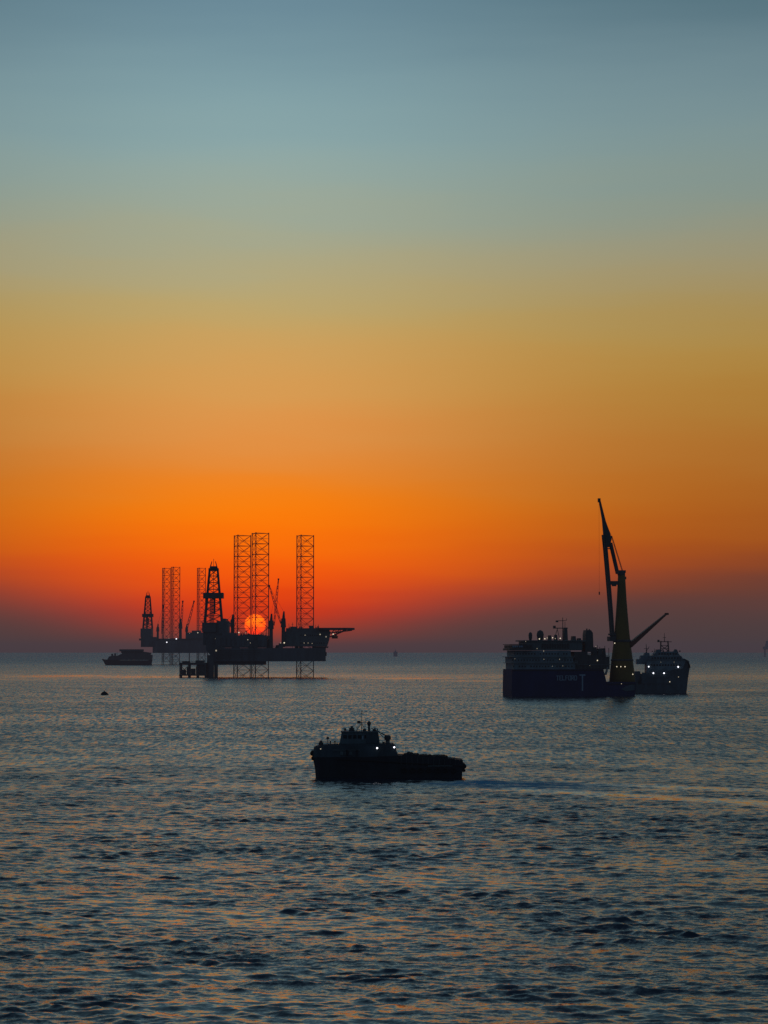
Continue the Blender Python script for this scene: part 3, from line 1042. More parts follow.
def crane_ship():
    loc, s = base_at(512.3, 696.6)
    YAW = R(10)
    t = thing("crane_ship", "large blue-hulled ship with tall yellow crane on its stern, right of the rigs", "ship", loc, YAW)
    fr = Frame(loc, s, YAW, b=0)
    U, Z = fr.U, fr.Z
    B = 41
    h = MB(s)
    fr.at(0, 575)
    h.prism([(0, -8), (U(633), -8), (U(635), Z(690)), (U(635), Z(682)), (U(606), Z(682)), (U(603), Z(669.2)), (0, Z(669.2)), (-0.5, Z(690))], 0, B)
    h.build("hull", M['hull_blue'], t)
    MB(s).box(0, U(603), -0.5, -0.02, Z(670.6), Z(669.6)).build("rubbing_strake", M['hull_black'], t)
    MB(s).box(U(606), U(634), -0.5, -0.02, Z(684.4), Z(683.6)).build("rubbing_strake", M['hull_black'], t)
    fr.at(0, 540)
    letters(s, t, "TELFORD", U(556.2), Z(680), 4.2, 2.1, 1.0, -0.08, 0.34, M['mark'], "name_lettering")
    letters(s, t, "T", U(579.6), Z(690), 15.0, 4.8, 1, -0.08, 0.72, M['mark'], "company_mark")
    # accommodation: three set-back decks
    a = MB(s)
    a.box(U(514), U(575), 1.5, 38, Z(669.2), Z(663.2))
    a.box(U(513.5), U(573), 1.0, 38, Z(662.7), Z(657.2))
    a.box(U(515), U(571), 2.0, 37, Z(656.6), Z(650.6))
    acc = a.build("accommodation_block", M['house_blue'], t)
    lg = MB(s)
    lg.box(U(511.5), U(577), -0.6, 39, Z(663.2), Z(662.7))
    lg.box(U(510.4), U(574), -0.8, 39, Z(657.2), Z(656.6))
    lg.rail([(U(511.5), -0.5, Z(662.7)), (U(577), -0.5, Z(662.7))], 1.9, 0.1, 3.6)
    lg.rail([(U(510.4), -0.7, Z(656.6)), (U(574), -0.7, Z(656.6))], 1.9, 0.1, 3.6)
    lg.build("walkway", M['house'], acc)
    for zy, x0, x1, yy in ((666.4, 513, 572, 1.5), (660.2, 512, 570, 1.0), (653.8, 514, 569, 2.0)):
        x = x0
        while x < x1:
            if random.random() > 0.12:
                MB(s).box(U(x), U(x + 1.3), yy - 0.22, yy - 0.03, Z(zy + 0.8), Z(zy - 0.8)).build("window", M['glass'], acc)
            x += 2.9
    fr.at(0, 515)
    # top deck overhanging the end, with dark edge and pale lettering-like panels
    td = MB(s)
    td.slab([(U(509.4), 0), (U(511), -3), (U(532), -3), (U(532), 36), (U(511), 36), (U(509.4), 30)], Z(650.4), Z(648.4))
    td.rail([(U(509.6), 0, Z(648.4)), (U(511), -3, Z(648.4)), (U(532), -3, Z(648.4))], 4.0, 0.2, 1.9, 3)
    td.slab([(U(509.4), 0), (U(511), -3), (U(526), -3), (U(526), 36), (U(511), 36), (U(509.4), 30)], Z(644.8), Z(644.2))
    td.box(U(511.6), U(531), -2.6, 34, Z(648.3), Z(645.2))
    tdo = td.build("top_deck", M['steel'], t)
    for x in (511.6, 513.6, 515.6, 518, 520.2):
        MB(s).box(U(x), U(x) + 1.5, -3.6, -3.25, Z(647.4), Z(645.6)).build("pale_panel", M['mark'], tdo)
    # bridge block
    fr.at(3, 555)
    b = MB(s)
    b.box(U(526), U(582), 3, 36, Z(650.4), Z(641.6))
    b.box(U(523), U(585), 1.5, 37, Z(641.5), Z(640.3))
    br = b.build("bridge", M['house_dim'], t)
    gb = MB(s)
    gb.box(U(541), U(569), 2.7, 2.97, Z(648.6), Z(643.6))
    gb.build("bridge_windows", M['glass'], br)
    for k in range(12):
        MB(s).box(U(541 + k * 2.5) - 0.15, U(541 + k * 2.5) + 0.15, 2.5, 2.69, Z(648.6), Z(643.6)).build("window_mullion", M['house_dim'], br)
    # radomes, mast
    fr.at(14, 555)
    r_ = MB(s)
    r_.lathe(U(530.2), 14, [(1.2, Z(640.3)), (1.7, Z(638.5)), (2.0, Z(635.5)), (1.6, Z(633.2)), (0.4, Z(632.2))], 14)
    r_.build("radome", M['steel'], t, True)
    r_ = MB(s)
    r_.lathe(U(540), 14, [(2.6, Z(640.3)), (3.3, Z(637.5)), (3.7, Z(634.6)), (2.9, Z(631.6)), (0.6, Z(630.2))], 16)
    r_.build("radome", M['steel'], t, True)
    m = MB(s)
    m.box(U(563.6), U(567.2), 12, 18, Z(640.3), Z(627.6), 0.5, 0.5)
    m.bar((U(562.8), 15, Z(640.3)), (U(562.8), 15, Z(617.6)), 0.6, 0.35)
    m.bar((U(554), 15, Z(640.3)), (U(557.6), 15, Z(628)), 0.35)
    m.bar((U(560), 15, Z(640.3)), (U(557), 15, Z(628)), 0.35)
    m.box(U(553.6), U(567.4), 12.5, 17.5, Z(628.6), Z(627.8))
    m.bar((U(556.6), 15, Z(620.8)), (U(566), 15, Z(620.8)), 0.4)
    m.box(U(556), U(558), 13.5, 16.5, Z(622.3), Z(620.6))
    m.box(U(553.4), U(555.4), 13.5, 16.5, Z(627.8), Z(625.8))
    m.bar((U(565), 15, Z(627.6)), (U(565), 15, Z(622)), 0.3)
    m.bar((U(566.5), 15, Z(620.8)), (U(566.5), 15, Z(618.6)), 0.3)
    m.box(U(548), U(551), 12, 17, Z(640.3), Z(635.4), 0.5)
    m.box(U(554), U(557), 12, 17, Z(640.3), Z(634.8), 0.7)
    m.box(U(571), U(575), 10, 17, Z(640.3), Z(636.2), 0.6)
    m.box(U(577), U(580), 10, 17, Z(640.3), Z(638.2), 0.3)
    m.build("radar_mast", M['steel'], t)
    fr.at(9, 588)
    f = MB(s)
    f.prism([(U(584.4), Z(652)), (U(593), Z(652)), (U(592.4), Z(633)), (U(590.6), Z(630.2)), (U(586), Z(630.2)), (U(585.2), Z(634))], 8, 20)
    f.bar((U(587.4), 12, Z(630.2)), (U(587.2), 12, Z(628.6)), 0.7, n=8)
    f.bar((U(590.4), 14, Z(630.6)), (U(590.2), 14, Z(629.2)), 0.7, n=8)
    f.build("funnel", M['steel'], t)
    # working deck aft of the house
    fr.at(9, 595)
    k_ = MB(s)
    k_.box(U(573), U(586), 4, 34, Z(669.2), Z(651.6))
    k_.box(U(586), U(597), 6, 34, Z(669.2), Z(655))
    k_.box(U(597), U(603), 10, 34, Z(669.2), Z(660.5))
    k_.box(U(600), U(611), 16, 34, Z(669.2), Z(656.5))
    k_.box(U(598), U(603), 12, 20, Z(660.5), Z(648.6), 0.8)
    k_.box(U(604), U(608), 18, 26, Z(656.5), Z(648.2), 0.8)
    k_.box(U(593), U(597), 10, 20, Z(655), Z(647.2), 0.6)
    for x, y in ((594, 643), (598.5, 645.2), (606, 646.0), (601, 647), (610, 648), (583, 640)):
        k_.bar((U(x), 15, Z(656)), (U(x), 15, Z(y)), 0.35)
    k_.bar((U(586), 5, Z(655)), (U(598), 5, Z(650)), 0.4)
    k_.bar((U(573), 4, Z(652)), (U(611), 14, Z(656)), 0.3)
    k_.build("work_deck_modules", M['steel'], t)
    fr.at(2.5, 590)
    kr = MB(s)
    kr.box(U(575), U(612), 2.2, 2.9, Z(665.0), Z(664.4))
    kr.rail([(U(575), 2.5, Z(669.2)), (U(604), 2.5, Z(669.2))], 4.4, 0.14, 3.2)
    kr.build("pipe_rail", M['house_dim'], t)
    ba = MB(s)
    ba.prism([(U(604.6), Z(675)), (U(607.2), Z(675)), (U(609), Z(667)), (U(607.4), Z(667))], 6, 6.6)
    ba.build("pale_bracket", M['house'], t)
    fr.at(-0.3, 632)
    sr = MB(s)
    sr.prism([(U(620.5), Z(689)), (U(625), Z(686)), (U(631), Z(684.4)), (U(634), Z(684.4)), (U(634), Z(690)), (U(625), Z(691))], -0.4, -0.05)
    sr.build("supply_hull_stand_in", M['hull_grey'], t)  # grey plate standing in for the supply ship's low aft hull
    # main crane
    fr.at(24, 621)
    cxx, cyy = U(621.6), 24
    tub = MB(s)
    prof = [(13.4, Z(683.3) - 2), (13.0, Z(678)), (12.3, Z(671)), (11.0, Z(660)), (9.0, Z(645)), (8.4, Z(640)), (7.4, Z(630)), (6.3, Z(617)), (5.0, Z(600)), (4.2, Z(585)), (3.6, Z(573))]
    tub.lathe(cxx, cyy, prof, 28)
    cr = tub.build("crane_column", M['yellow'], t, True)
    cp = MB(s)
    cp.lathe(cxx - 0.3, cyy, [(3.5, Z(576)), (4.0, Z(574.6)), (4.0, Z(572)), (3.0, Z(571))], 16)
    cp.box(cxx - 4.4, cxx + 4.0, cyy - 2, cyy + 2, Z(573), Z(570.4))
    cp.box(cxx + 3, cxx + 4.6, cyy - 1.5, cyy + 1.5, Z(579.4), Z(576.8))
    cp.box(cxx - 12.2, cxx - 2, cyy - 2.2, cyy + 2.2, Z(585.0), Z(581.2))
    cp.box(cxx - 10, cxx - 6, cyy - 1.8, cyy + 1.8, Z(586.4), Z(585))
    cp.build("crown_platform", M['steel'], cr)
    sl_ = MB(s)
    sl_.lathe(cxx, cyy, [(8.5, Z(642.4)), (9.3, Z(641.6)), (9.3, Z(640.2)), (8.2, Z(639.6))], 24)
    sl_.lathe(cxx, cyy, [(11.0, Z(661)), (11.6, Z(660.4)), (11.6, Z(659.6)), (10.7, Z(659))], 24)
    sl_.build("slew_ring", M['steel'], cr)
    bm_ = MB(s)
    YB = cyy - 1
    # long main boom: pivot by the cab up past the column to the tip
    P = [(611.6, 636), (610.4, 615), (608.6, 590), (606.6, 565), (604.9, 545), (603.9, 535)]
    for (xa, ya), (xb, yb) in zip(P[:-1], P[1:]):
        for dx in (-0.9, 0.9):
            for dy in (-3, 3):
                bm_.bar((U(xa) + dx, YB + dy, Z(ya)), (U(xb) + dx, YB + dy, Z(yb)), 0.95)
        n = 3
        for k in range(n):
            p, q = k / n, (k + 1) / n
            xk, yk, xl, yl = xa + (xb - xa) * p, ya + (yb - ya) * p, xa + (xb - xa) * q, ya + (yb - ya) * q
            for dy in (-3, 3):
                bm_.bar((U(xk) - 1.1, YB + dy, Z(yk)), (U(xl) + 1.1, YB + dy, Z(yl)), 0.4)
                bm_.bar((U(xk) + 1.1, YB + dy, Z(yk)), (U(xl) - 1.1, YB + dy, Z(yl)), 0.4)
    # solid upper jib widening then tapering to the tip
    jib = [(599.1, 500), (600.0, 499.6), (605.4, 521.5), (609.2, 532), (611.2, 539), (609.4, 547.5), (604.6, 547.5), (603.4, 533), (602.4, 520)]
    bm_.prism([(U(x), Z(y)) for x, y in jib], YB - 2, YB + 2)
    bm_.box(U(598.2), U(600.4), YB - 1.5, YB + 1.5, Z(502.6), Z(498.6))
    bm_.box(U(602.4), U(605), YB - 1.5, YB + 1.5, Z(538.4), Z(536.6))
    bm_.box(U(609), U(612), YB - 1.5, YB + 1.5, Z(538.0), Z(536.2))
    bm_.box(U(606), U(609.6), YB - 1.0, YB + 1.0, Z(549.4), Z(548.4))
    bo = bm_.build("main_boom", M['steel'], cr)
    # stay from the jib knee to the column head
    sy = MB(s)
    for dy in (-2.2, 2.2):
        sy.bar((U(610.4), YB + dy, Z(543)), (U(617.4), YB + dy, Z(574)), 1.45, n=6)
    for k in range(6):
        q0, q1 = k / 6, (k + 1) / 6
        sy.bar((U(610.4 + 7 * q0), YB - 1.6, Z(543 + 31 * q0)), (U(610.4 + 7 * q1), YB + 1.6, Z(543 + 31 * q1)), 0.4)
    sy.build("luffing_stay", M['steel'], cr)
    wr = MB(s)
    for dy in (-2, -0.7, 0.7, 2):
        wr.bar((U(611.8), YB + dy, Z(537)), (U(622.2), YB + dy, Z(571)), 0.16)
    wr.bar((U(603.4), YB, Z(517)), (U(611.8), YB, Z(537)), 0.16)
    wr.bar((U(599.2), YB, Z(501)), (U(599.0), YB, Z(592)), 0.09)
    wr.box(U(598.5), U(599.5), YB - 0.5, YB + 0.5, Z(595), Z(592))
    wr.build("hoist_wire", M['steel'], cr)
    cb = MB(s)
    cb.box(U(607.8), U(613.6), YB - 5, YB + 5, Z(641.2), Z(636.6))
    cb.box(U(608.6), U(614.6), YB - 4, YB + 4, Z(635.4), Z(633.6))
    cb.bar((U(610.6), YB, Z(636.6)), (U(611.4), YB, Z(629)), 1.2, n=8)
    cb.box(U(611.5), U(617), YB - 3, YB + 3, Z(640), Z(636))
    cb.build("boom_pivot", M['steel'], cr)
    # second boom pointing right
    b2 = MB(s)
    f, g_ = Vector((U(628.4), cyy - 2, Z(645.6))), Vector((U(665.6), cyy - 2, Z(613.8)))
    for dy in (-2, 2):
        b2.bar(f + Vector((0, dy, 0)), g_ + Vector((0, dy * 0.3, 0)), 3.3, 1.2)
    b2.box(g_.x - 1.6, g_.x + 2.2, g_.y - 1, g_.y + 1, g_.z - 1.2, g_.z + 0.9)
    b2.bar(f + Vector((-1, 0, 1)), f.lerp(g_, 0.5) + Vector((0, 0, -1.2)), 0.5)
    b2.build("auxiliary_boom", M['redboom'], cr)
    for x, y, v, r, k in ((616.3, 666.6, 11.0, 0.75, 'lamp_warm'), (620.3, 666.6, 10.4, 0.75, 'lamp_warm'), (624.5, 666.6, 10.8, 0.8, 'lamp_warm'), (632.0, 674.2, 15, 1.05, 'lamp_warm'),
                              (620.8, 683.6, -1, 0.6, 'lamp_dim'), (614.4, 643.2, 12, 0.75, 'lamp_warm'), (597.0, 660.4, 4.5, 0.85, 'lamp_warm'), (589.4, 665.6, 1.2, 0.4, 'lamp_dim'),
                              (539.2, 639.0, 5, 0.85, 'lamp_warm'), (544.6, 638.8, 5, 0.8, 'lamp_warm'), (547.0, 638.0, 5, 0.7, 'lamp_dim'), (552.4, 637.8, 5, 0.75, 'lamp_warm'),
                              (555.0, 638.6, 5, 0.6, 'lamp_dim'), (560.0, 638.4, 5, 0.85, 'lamp_warm'), (543.4, 651.0, -0.5, 0.6, 'lamp_dim'), (536.8, 648.6, 1.5, 0.5, 'lamp_dim'),
                              (525.4, 641.4, 0.5, 0.5, 'lamp_dim'), (543.6, 659.2, -0.6, 0.45, 'lamp_dim'), (559.2, 659.2, -0.6, 0.5, 'lamp_dim'), (514.6, 658.8, -0.6, 0.4, 'lamp_dim'),
                              (552, 666.2, 0.4, 0.4, 'lamp_dim'), (562.5, 665.8, 0.4, 0.4, 'lamp_dim'), (595.5, 646.4, 8, 0.5, 'lamp_dim')):
        fr.at(v, x)
        lamp(t, s, (U(x), v, Z(y)), r, k)


crane_ship()


# ------------------------------------------------------------------ supply ship on the far side of the crane
def supply_ship():
    loc, s = base_at(655, 693.2)
    t = thing("supply_ship", "grey supply ship with lit superstructure and lattice mast right of the yellow crane", "ship", loc)
    fr = Frame(loc, s, b=-8)
    U, Z = fr.U, fr.Z
    h = MB(s)
    h.hull([(U(592), U(594), 10, 9, Z(684)), (U(610), U(610), 12, 11.5, Z(684.5)), (U(640.5), U(640.5), 12, 12, Z(684.2)), (U(641), U(641), 12, 12, Z(674)),
            (U(665), U(665), 12, 12, Z(671)), (U(678), U(676), 10.5, 8, Z(668.5)), (U(686), U(682), 6, 3.5, Z(665.5)), (U(690.6), U(686.6), 0.8, 0.3, Z(664.5))])
    h.build("hull", M['hull_grey'], t)
    b = MB(s)
    b.prism([(U(678), Z(668.4)), (U(689.6), Z(664.4)), (U(690.4), Z(668)), (U(688.6), Z(660.6)), (U(684), Z(658.6)), (U(678), Z(657.6))], -4.5, 4.5)
    b.box(U(641), U(672), -12.5, -12.05, Z(683.5), Z(682.7))
    b.box(U(646), U(668), -12.5, -12.05, Z(677.6), Z(676.8))
    b.build("bulwark", M['hull_grey'], t)
    a = MB(s)
    a.prism([(U(646), Z(673.8)), (U(682), Z(668.6)), (U(684.6), Z(661.0)), (U(646), Z(661.0))], -10, 10)
    a.prism([(U(648), Z(660.9)), (U(683.5), Z(660.9)), (U(680.4), Z(655.6)), (U(649), Z(655.6))], -9, 9)
    a.prism([(U(652), Z(655.5)), (U(679.6), Z(655.5)), (U(677), Z(652.2)), (U(674), Z(651.4)), (U(656), Z(651.8))], -8, 8)
    a.box(U(637), U(652), -6, 8, Z(664.2), Z(659.2))
    a.box(U(640), U(650), -5, 7, Z(659.2), Z(655.4), 1)
    a.box(U(644), U(650), -4, 6, Z(655.4), Z(652.8), 1)
    a.box(U(656), U(661), -3, 6, Z(651.8), Z(649.4), 0.8)
    a.prism([(U(673.5), Z(652)), (U(678.6), Z(653)), (U(677.2), Z(649.6)), (U(675.2), Z(649.2))], -3, 3)
    acc = a.build("superstructure", M['house_blue'], t)
    for z, x0, x1, y in ((658, 651, 679, -9), (665, 650, 679, -10), (653.8, 658, 676, -8)):
        x = x0
        while x < x1:
            MB(s).box(U(x), U(x + 1.5), y - 0.25, y - 0.03, Z(z + 0.8), Z(z - 0.8)).build("window", M['glass'], acc)
            x += 2.8
    lg = MB(s)
    lg.rail([(U(648), -10, Z(661)), (U(683), -10, Z(661))], 1.6, 0.12, 3)
    lg.rail([(U(641), -12, Z(674)), (U(665), -12, Z(671))], 1.8, 0.12, 3)
    lg.build("guard_rail", M['house_dim'], acc)
    m = MB(s)
    for dx in (661.4, 668.4):
        for dy in (-2.2, 2.2):
            m.bar((U(dx + (-0.4 if dx < 665 else 0.8)), dy, Z(651.6)), (U(dx), dy, Z(641)), 0.5)
    for y in (648.6, 645.4, 641.6):
        for dy in (-2.2, 2.2):
            m.bar((U(661), dy, Z(y)), (U(669), dy, Z(y)), 0.35)
    for dy in (-2.2, 2.2):
        m.bar((U(661.2), dy, Z(651)), (U(668.6), dy, Z(645.4)), 0.28)
        m.bar((U(668.8), dy, Z(651)), (U(661.4), dy, Z(645.4)), 0.28)
    m.bar((U(657.6), 0, Z(641.8)), (U(672.2), 0, Z(641.8)), 0.45)
    m.bar((U(665), 0, Z(641.6)), (U(665), 0, Z(632.8)), 0.5, 0.2)
    m.bar((U(663.4), 0, Z(637.6)), (U(666.6), 0, Z(637.6)), 0.3)
    m.box(U(658), U(660), -1, 1, Z(641.6), Z(639.8))
    m.build("radar_mast", M['steel'], t)
    m = MB(s)
    m.bar((U(647), 0, Z(653)), (U(646.6), 0, Z(643.8)), 0.8, 0.25)
    m.bar((U(644.4), 0, Z(648.6)), (U(649.2), 0, Z(648.6)), 0.3)
    m.bar((U(646), 0, Z(653)), (U(649.6), 0, Z(646.6)), 0.3)
    m.build("signal_mast", M['steel'], t)
    dk = MB(s)
    dk.box(U(628), U(640), -8, 6, Z(684.4), Z(677))
    dk.lathe(U(644), -5, [(3.2, Z(684)), (3.2, Z(675)), (2.2, Z(672.6))], 12)
    dk.box(U(634), U(641), -4, 4, Z(677), Z(671.2), 1)
    dk.build("deck_gear", M['hull_grey'], t)
    rs = random.Random(9)
    for k in range(26):
        if k < 10:
            x, y, v = rs.uniform(634, 644), rs.uniform(676, 680), rs.uniform(-10, -6)
            z0 = Z(684.4)
        else:
            x, y, v = rs.uniform(649, 680), rs.choice((651.6, 655.6, 661.0)), rs.uniform(-9, -5)
            z0 = Z(y) - 0.2
        q = MB(s)
        hh, ww = rs.uniform(0.8, 2.4), rs.uniform(0.6, 2.0)
        if k < 10:
            q.box(U(x), U(x) + ww * 1.4, v, v + 3, z0, z0 + hh * 2.2, 0.1)
        elif rs.random() < 0.5:
            q.bar((U(x), v, z0), (U(x), v, z0 + hh * 1.8), 0.25)
            q.box(U(x) - 0.5, U(x) + 0.5, v - 0.4, v + 0.4, z0, z0 + 0.9)
        else:
            q.box(U(x), U(x) + ww, v, v + 2, z0, z0 + hh * 0.8, 0.1)
        q.build("deck_equipment", M['hull_grey'] if rs.random() < 0.5 else M['steel'], t)
    for x, y, v, r, k in ((647.8, 666.6, -11, 0.95, 'lamp'), (652.2, 673.0, -13, 1.05, 'lamp'), (662.8, 673.0, -13, 1.05, 'lamp'), (677.2, 666.8, -11, 1.1, 'lamp'),
                          (668.4, 681.6, -13, 0.7, 'lamp_warm'), (677.4, 676.8, -11, 0.6, 'lamp_dim'), (673.2, 662.0, -10.6, 0.4, 'lamp_dim'), (660, 662.2, -10.6, 0.35, 'lamp_dim')):
        lamp(t, s, (U(x), v, Z(y)), r, k)


supply_ship()


# ------------------------------------------------------------------ work boat in the foreground
def work_boat():
    loc, s = base_at(389, 777.2)
    t = thing("work_boat", "black work boat with wheelhouse forward and two bright deck lights in mid water", "boat", loc)
    fr = Frame(loc, s, b=-15)
    U, Z = fr.U, fr.Z
    h = MB(s)
    h.hull([(U(312.6), U(316.2), 3.5, 2.5, Z(757.4)), (U(313.4), U(316.8), 10, 7.5, Z(757)), (U(317), U(319), 15.5, 12.5, Z(756.6)), (U(324.5), U(326), 19.2, 17, Z(756.4)),
            (U(340), U(342), 21.3, 19, Z(756.2)), (U(370), U(370), 21.9, 21, Z(756)), (U(398.5), U(398.5), 22, 21.5, Z(754.6)),
            (U(430), U(430), 22, 21.5, Z(756.6)), (U(456), U(456), 21.5, 21, Z(758.6)), (U(462.6), U(461.4), 20, 20, Z(759.4))])
    h.build("hull", M['hull_black'], t)
    fk = MB(s)
    fk.loft([(U(312.7), U(313.6), 3.2, 3.5, Z(757.3), Z(747.8)), (U(313.5), U(314.2), 9.8, 10, Z(756.9), Z(746.6)), (U(317.2), U(317), 15.2, 15.6, Z(756.5), Z(745.6)), (U(324.6), U(324.4), 19, 19.4, Z(756.3), Z(745.2)),
             (U(340), U(340), 21.1, 21.3, Z(756.1), Z(745.0)), (U(370), U(370), 21.7, 21.7, Z(755.9), Z(745.4)), (U(398), U(394), 21.8, 21.7, Z(754.7), Z(745.8))])
    fk.build("forecastle", M['boat_side'], t)
    # rubbing strake, bow fender and tyre fenders
    fd = MB(s)
    for (xa, ya, ha), (xb, yb, hb) in zip([(313, 757, 7), (318, 757.4, 13), (326, 758, 17.6), (340, 758.6, 20.6), (370, 760, 21.8), (430, 763.4, 21.9), (462, 765.4, 20.3)][:-1],
                                          [(318, 757.4, 13), (326, 758, 17.6), (340, 758.6, 20.6), (370, 760, 21.8), (430, 763.4, 21.9), (462, 765.4, 20.3)]):
        for sg in (-1, 1):
            fd.bar((U(xa), sg * ha, Z(ya)), (U(xb), sg * hb, Z(yb)), 0.9, n=6)
    fd.bar((U(312.6), -8, Z(753)), (U(312.6), 8, Z(753)), 2.6, n=10)
    fd.bar((U(313.4), -8, Z(758)), (U(313.4), 8, Z(758)), 2.2, n=10)
    fd.bar((U(463.6), -19, Z(765.5)), (U(463.6), 19, Z(765.5)), 2.4, n=10)
    fd.bar((U(463.2), -19, Z(769.5)), (U(463.2), 19, Z(769.5)), 1.8, n=10)
    fd.build("fender", M['rubber'], t)
    sp_ = MB(s)
    sp_.box(U(428), U(452), -22.5, -22.05, Z(765.2), Z(764.5))
    sp_.build("pale_strake", M['house_dim'], t)
    for k in range(7):
        x = 404 + k * 8.2
        ty = MB(s)
        n = 14
        rr, r2 = 2.1, 0.75
        for q in range(n):
            a0, a1 = 2 * math.pi * q / n, 2 * math.pi * (q + 1) / n
            ty.bar((U(x) + rr * math.cos(a0), -23.0, Z(769) + rr * math.sin(a0)), (U(x) + rr * math.cos(a1), -23.0, Z(769) + rr * math.sin(a1)), r2, n=6)
        ty.build("tyre_fender", M['rubber'], t)
    # main deckhouse
    a = MB(s)
    a.prism([(U(338), Z(745)), (U(396.4), Z(752)), (U(396), Z(746.2)), (U(393), Z(743.4)), (U(338.6), Z(743.6))], -17, 17)
    a.prism([(U(322), Z(745.2)), (U(338), Z(745.2)), (U(338), Z(743.8)), (U(323), Z(744.4))], -14, 14)
    dh = a.build("deckhouse", M['boat_side'], t)
    wl = MB(s)
    for x in (340.5, 345, 349.5):
        wl.box(U(x), U(x + 3), -21.96, -21.7, Z(754), Z(750.6))
    wl.box(U(333), U(360), -22.3, -22.0, Z(749.6), Z(748.8))
    wl.build("freeing_port_trim", M['house_dim'], dh)
    wh = MB(s)
    wh.prism([(U(339.6), Z(743.4)), (U(379.6), Z(743.2)), (U(379.0), Z(737)), (U(378.0), Z(732.2)), (U(341.6), Z(732.2))], -12, 12)
    wh.box(U(340.8), U(379.4), -13, 13, Z(732.1), Z(731.2))
    w_ = wh.build("wheelhouse", M['boat_house'], t)
    for x in (343.4, 348.2, 353.0, 357.8, 364.6, 369.4, 374.0):
        MB(s).box(U(x), U(x + 3.6), -12.25, -12.03, Z(738.2), Z(734.6)).build("window", M['glass'], w_)
    dr_ = MB(s)
    dr_.box(U(362.2), U(363.4), -12.3, -12.03, Z(739.0), Z(735.6))
    dr_.build("lit_window", M['mark'], w_)  # window light painted on with the pale lettering colour, no emission
    rl = MB(s)
    rl.rail([(U(315), -13, Z(746)), (U(323), -18, Z(745.2)), (U(340), -21, Z(745))], 3.4, 0.14, 3.4)
    rl.rail([(U(315), 13, Z(746)), (U(323), 18, Z(745.2)), (U(340), 21, Z(745))], 3.4, 0.14, 3.4)
    rl.rail([(U(379.6), -16.6, Z(743.4)), (U(393), -16.6, Z(743.4))], 3.6, 0.14, 3.0)
    rl.rail([(U(342), -12.6, Z(731.2)), (U(360), -12.6, Z(731.2))], 1.8, 0.1, 4)
    rl.build("guard_rail", M['steel'], t)
    # roof gear and mast
    m = MB(s)
    m.bar((U(361.6), 0, Z(731.2)), (U(361.6), 0, Z(710.6)), 0.55, 0.22)
    m.bar((U(357.6), 0, Z(722.8)), (U(366), 0, Z(721.8)), 0.32)
    m.box(U(356.8), U(360.8), -2.4, 2.4, Z(723.4), Z(720.9), 0.4)
    m.bar((U(359.6), 0, Z(714)), (U(364.4), 0, Z(713.4)), 0.25)
    m.bar((U(361.6), 0, Z(711)), (U(362.6), 0, Z(712.2)), 0.4)
    m.bar((U(356), 2, Z(731.2)), (U(361.2), 0, Z(724)), 0.3)
    m.bar((U(366), 2, Z(731.2)), (U(361.8), 0, Z(724)), 0.3)
    m.bar((U(365), -1, Z(731.2)), (U(365.2), -1, Z(718)), 0.18)
    m.build("mast", M['steel'], t)
    rg = MB(s)
    rg.ball((U(369.0), 0, Z(723.6)), 2.0, 2.5, 12)
    rg.bar((U(369), 0, Z(731.2)), (U(369), 0, Z(725)), 1.2, n=8)
    rg.build("radome", M['steel'], t, True)
    rf = MB(s)
    rf.box(U(348.6), U(354.6), -4, 4, Z(731.2), Z(728.0), 0.6)
    rf.box(U(350.4), U(353), -2, 2, Z(728), Z(726.2))
    rf.ball((U(345), -3, Z(729.4)), 1.2, 1.5, 8)
    rf.box(U(372.5), U(376), -4, 4, Z(731.2), Z(729.6))
    rf.box(U(362.6), U(366.4), -7, -3, Z(731.2), Z(728.6), 0.5)
    rf.bar((U(357), -4, Z(731.2)), (U(357), -4, Z(726.6)), 0.35)
    rf.bar((U(355.6), -4, Z(727)), (U(358.4), -4, Z(727)), 0.3)
    rf.bar((U(343), 4, Z(731.2)), (U(342.6), 4, Z(725.4)), 0.18)
    rf.build("roof_gear", M['steel'], t)
    c = MB(s)
    c.lathe(U(387.6), -3, [(2.2, Z(743.4)), (2.0, Z(740)), (3.2, Z(739.6)), (3.4, Z(736.6)), (2.0, Z(735.2))], 12)
    c.box(U(384), U(390.6), -5, -1, Z(738.6), Z(735.4), 0.8)
    cr = c.build("crane_pedestal", M['steel'], t)
    b = MB(s)
    b.bar((U(386.5), -3, Z(735.8)), (U(371.4), -3, Z(728.2)), 0.85, 0.6)
    b.bar((U(380), -3, Z(734.2)), (U(385), -3, Z(738.4)), 0.4)
    b.build("boom", M['steel'], cr)
    # exhaust casing, vents, life rafts and bulwark stays
    ex = MB(s)
    ex.box(U(366), U(378.6), -12.6, -6, Z(743.2), Z(732.2), 0.3)
    ex.bar((U(374.5), -9, Z(732)), (U(375), -9, Z(727.4)), 0.8, n=8)
    ex.bar((U(377), -9, Z(732)), (U(377.5), -9, Z(728.4)), 0.6, n=8)
    ex.build("exhaust_casing", M['boat_side'], t)
    for x in (330.5, 335.0):
        v = MB(s)
        v.bar((U(x), -10, Z(745.2)), (U(x), -10, Z(741.6)), 0.5, n=8)
        v.ball((U(x), -10, Z(741.4)), 0.9, n=8)
        v.build("deck_vent", M['steel'], t)
    for x in (382.2, 386.4):
        MB(s).bar((U(x), -14, Z(742.2)), (U(x + 2.8), -14, Z(742.2)), 1.1, n=10).build("life_raft_canister", M['boat_house'], t)
    for x in (346, 356):
        MB(s).box(U(x), U(x + 2.2), -22.3, -21.9, Z(754.8), Z(749)).build("side_door", M['hull_black'], t)
    # foredeck windlass and post
    wd = MB(s)
    wd.bar((U(320.8), -5, Z(742.2)), (U(320.8), 5, Z(742.2)), 1.7, n=10)
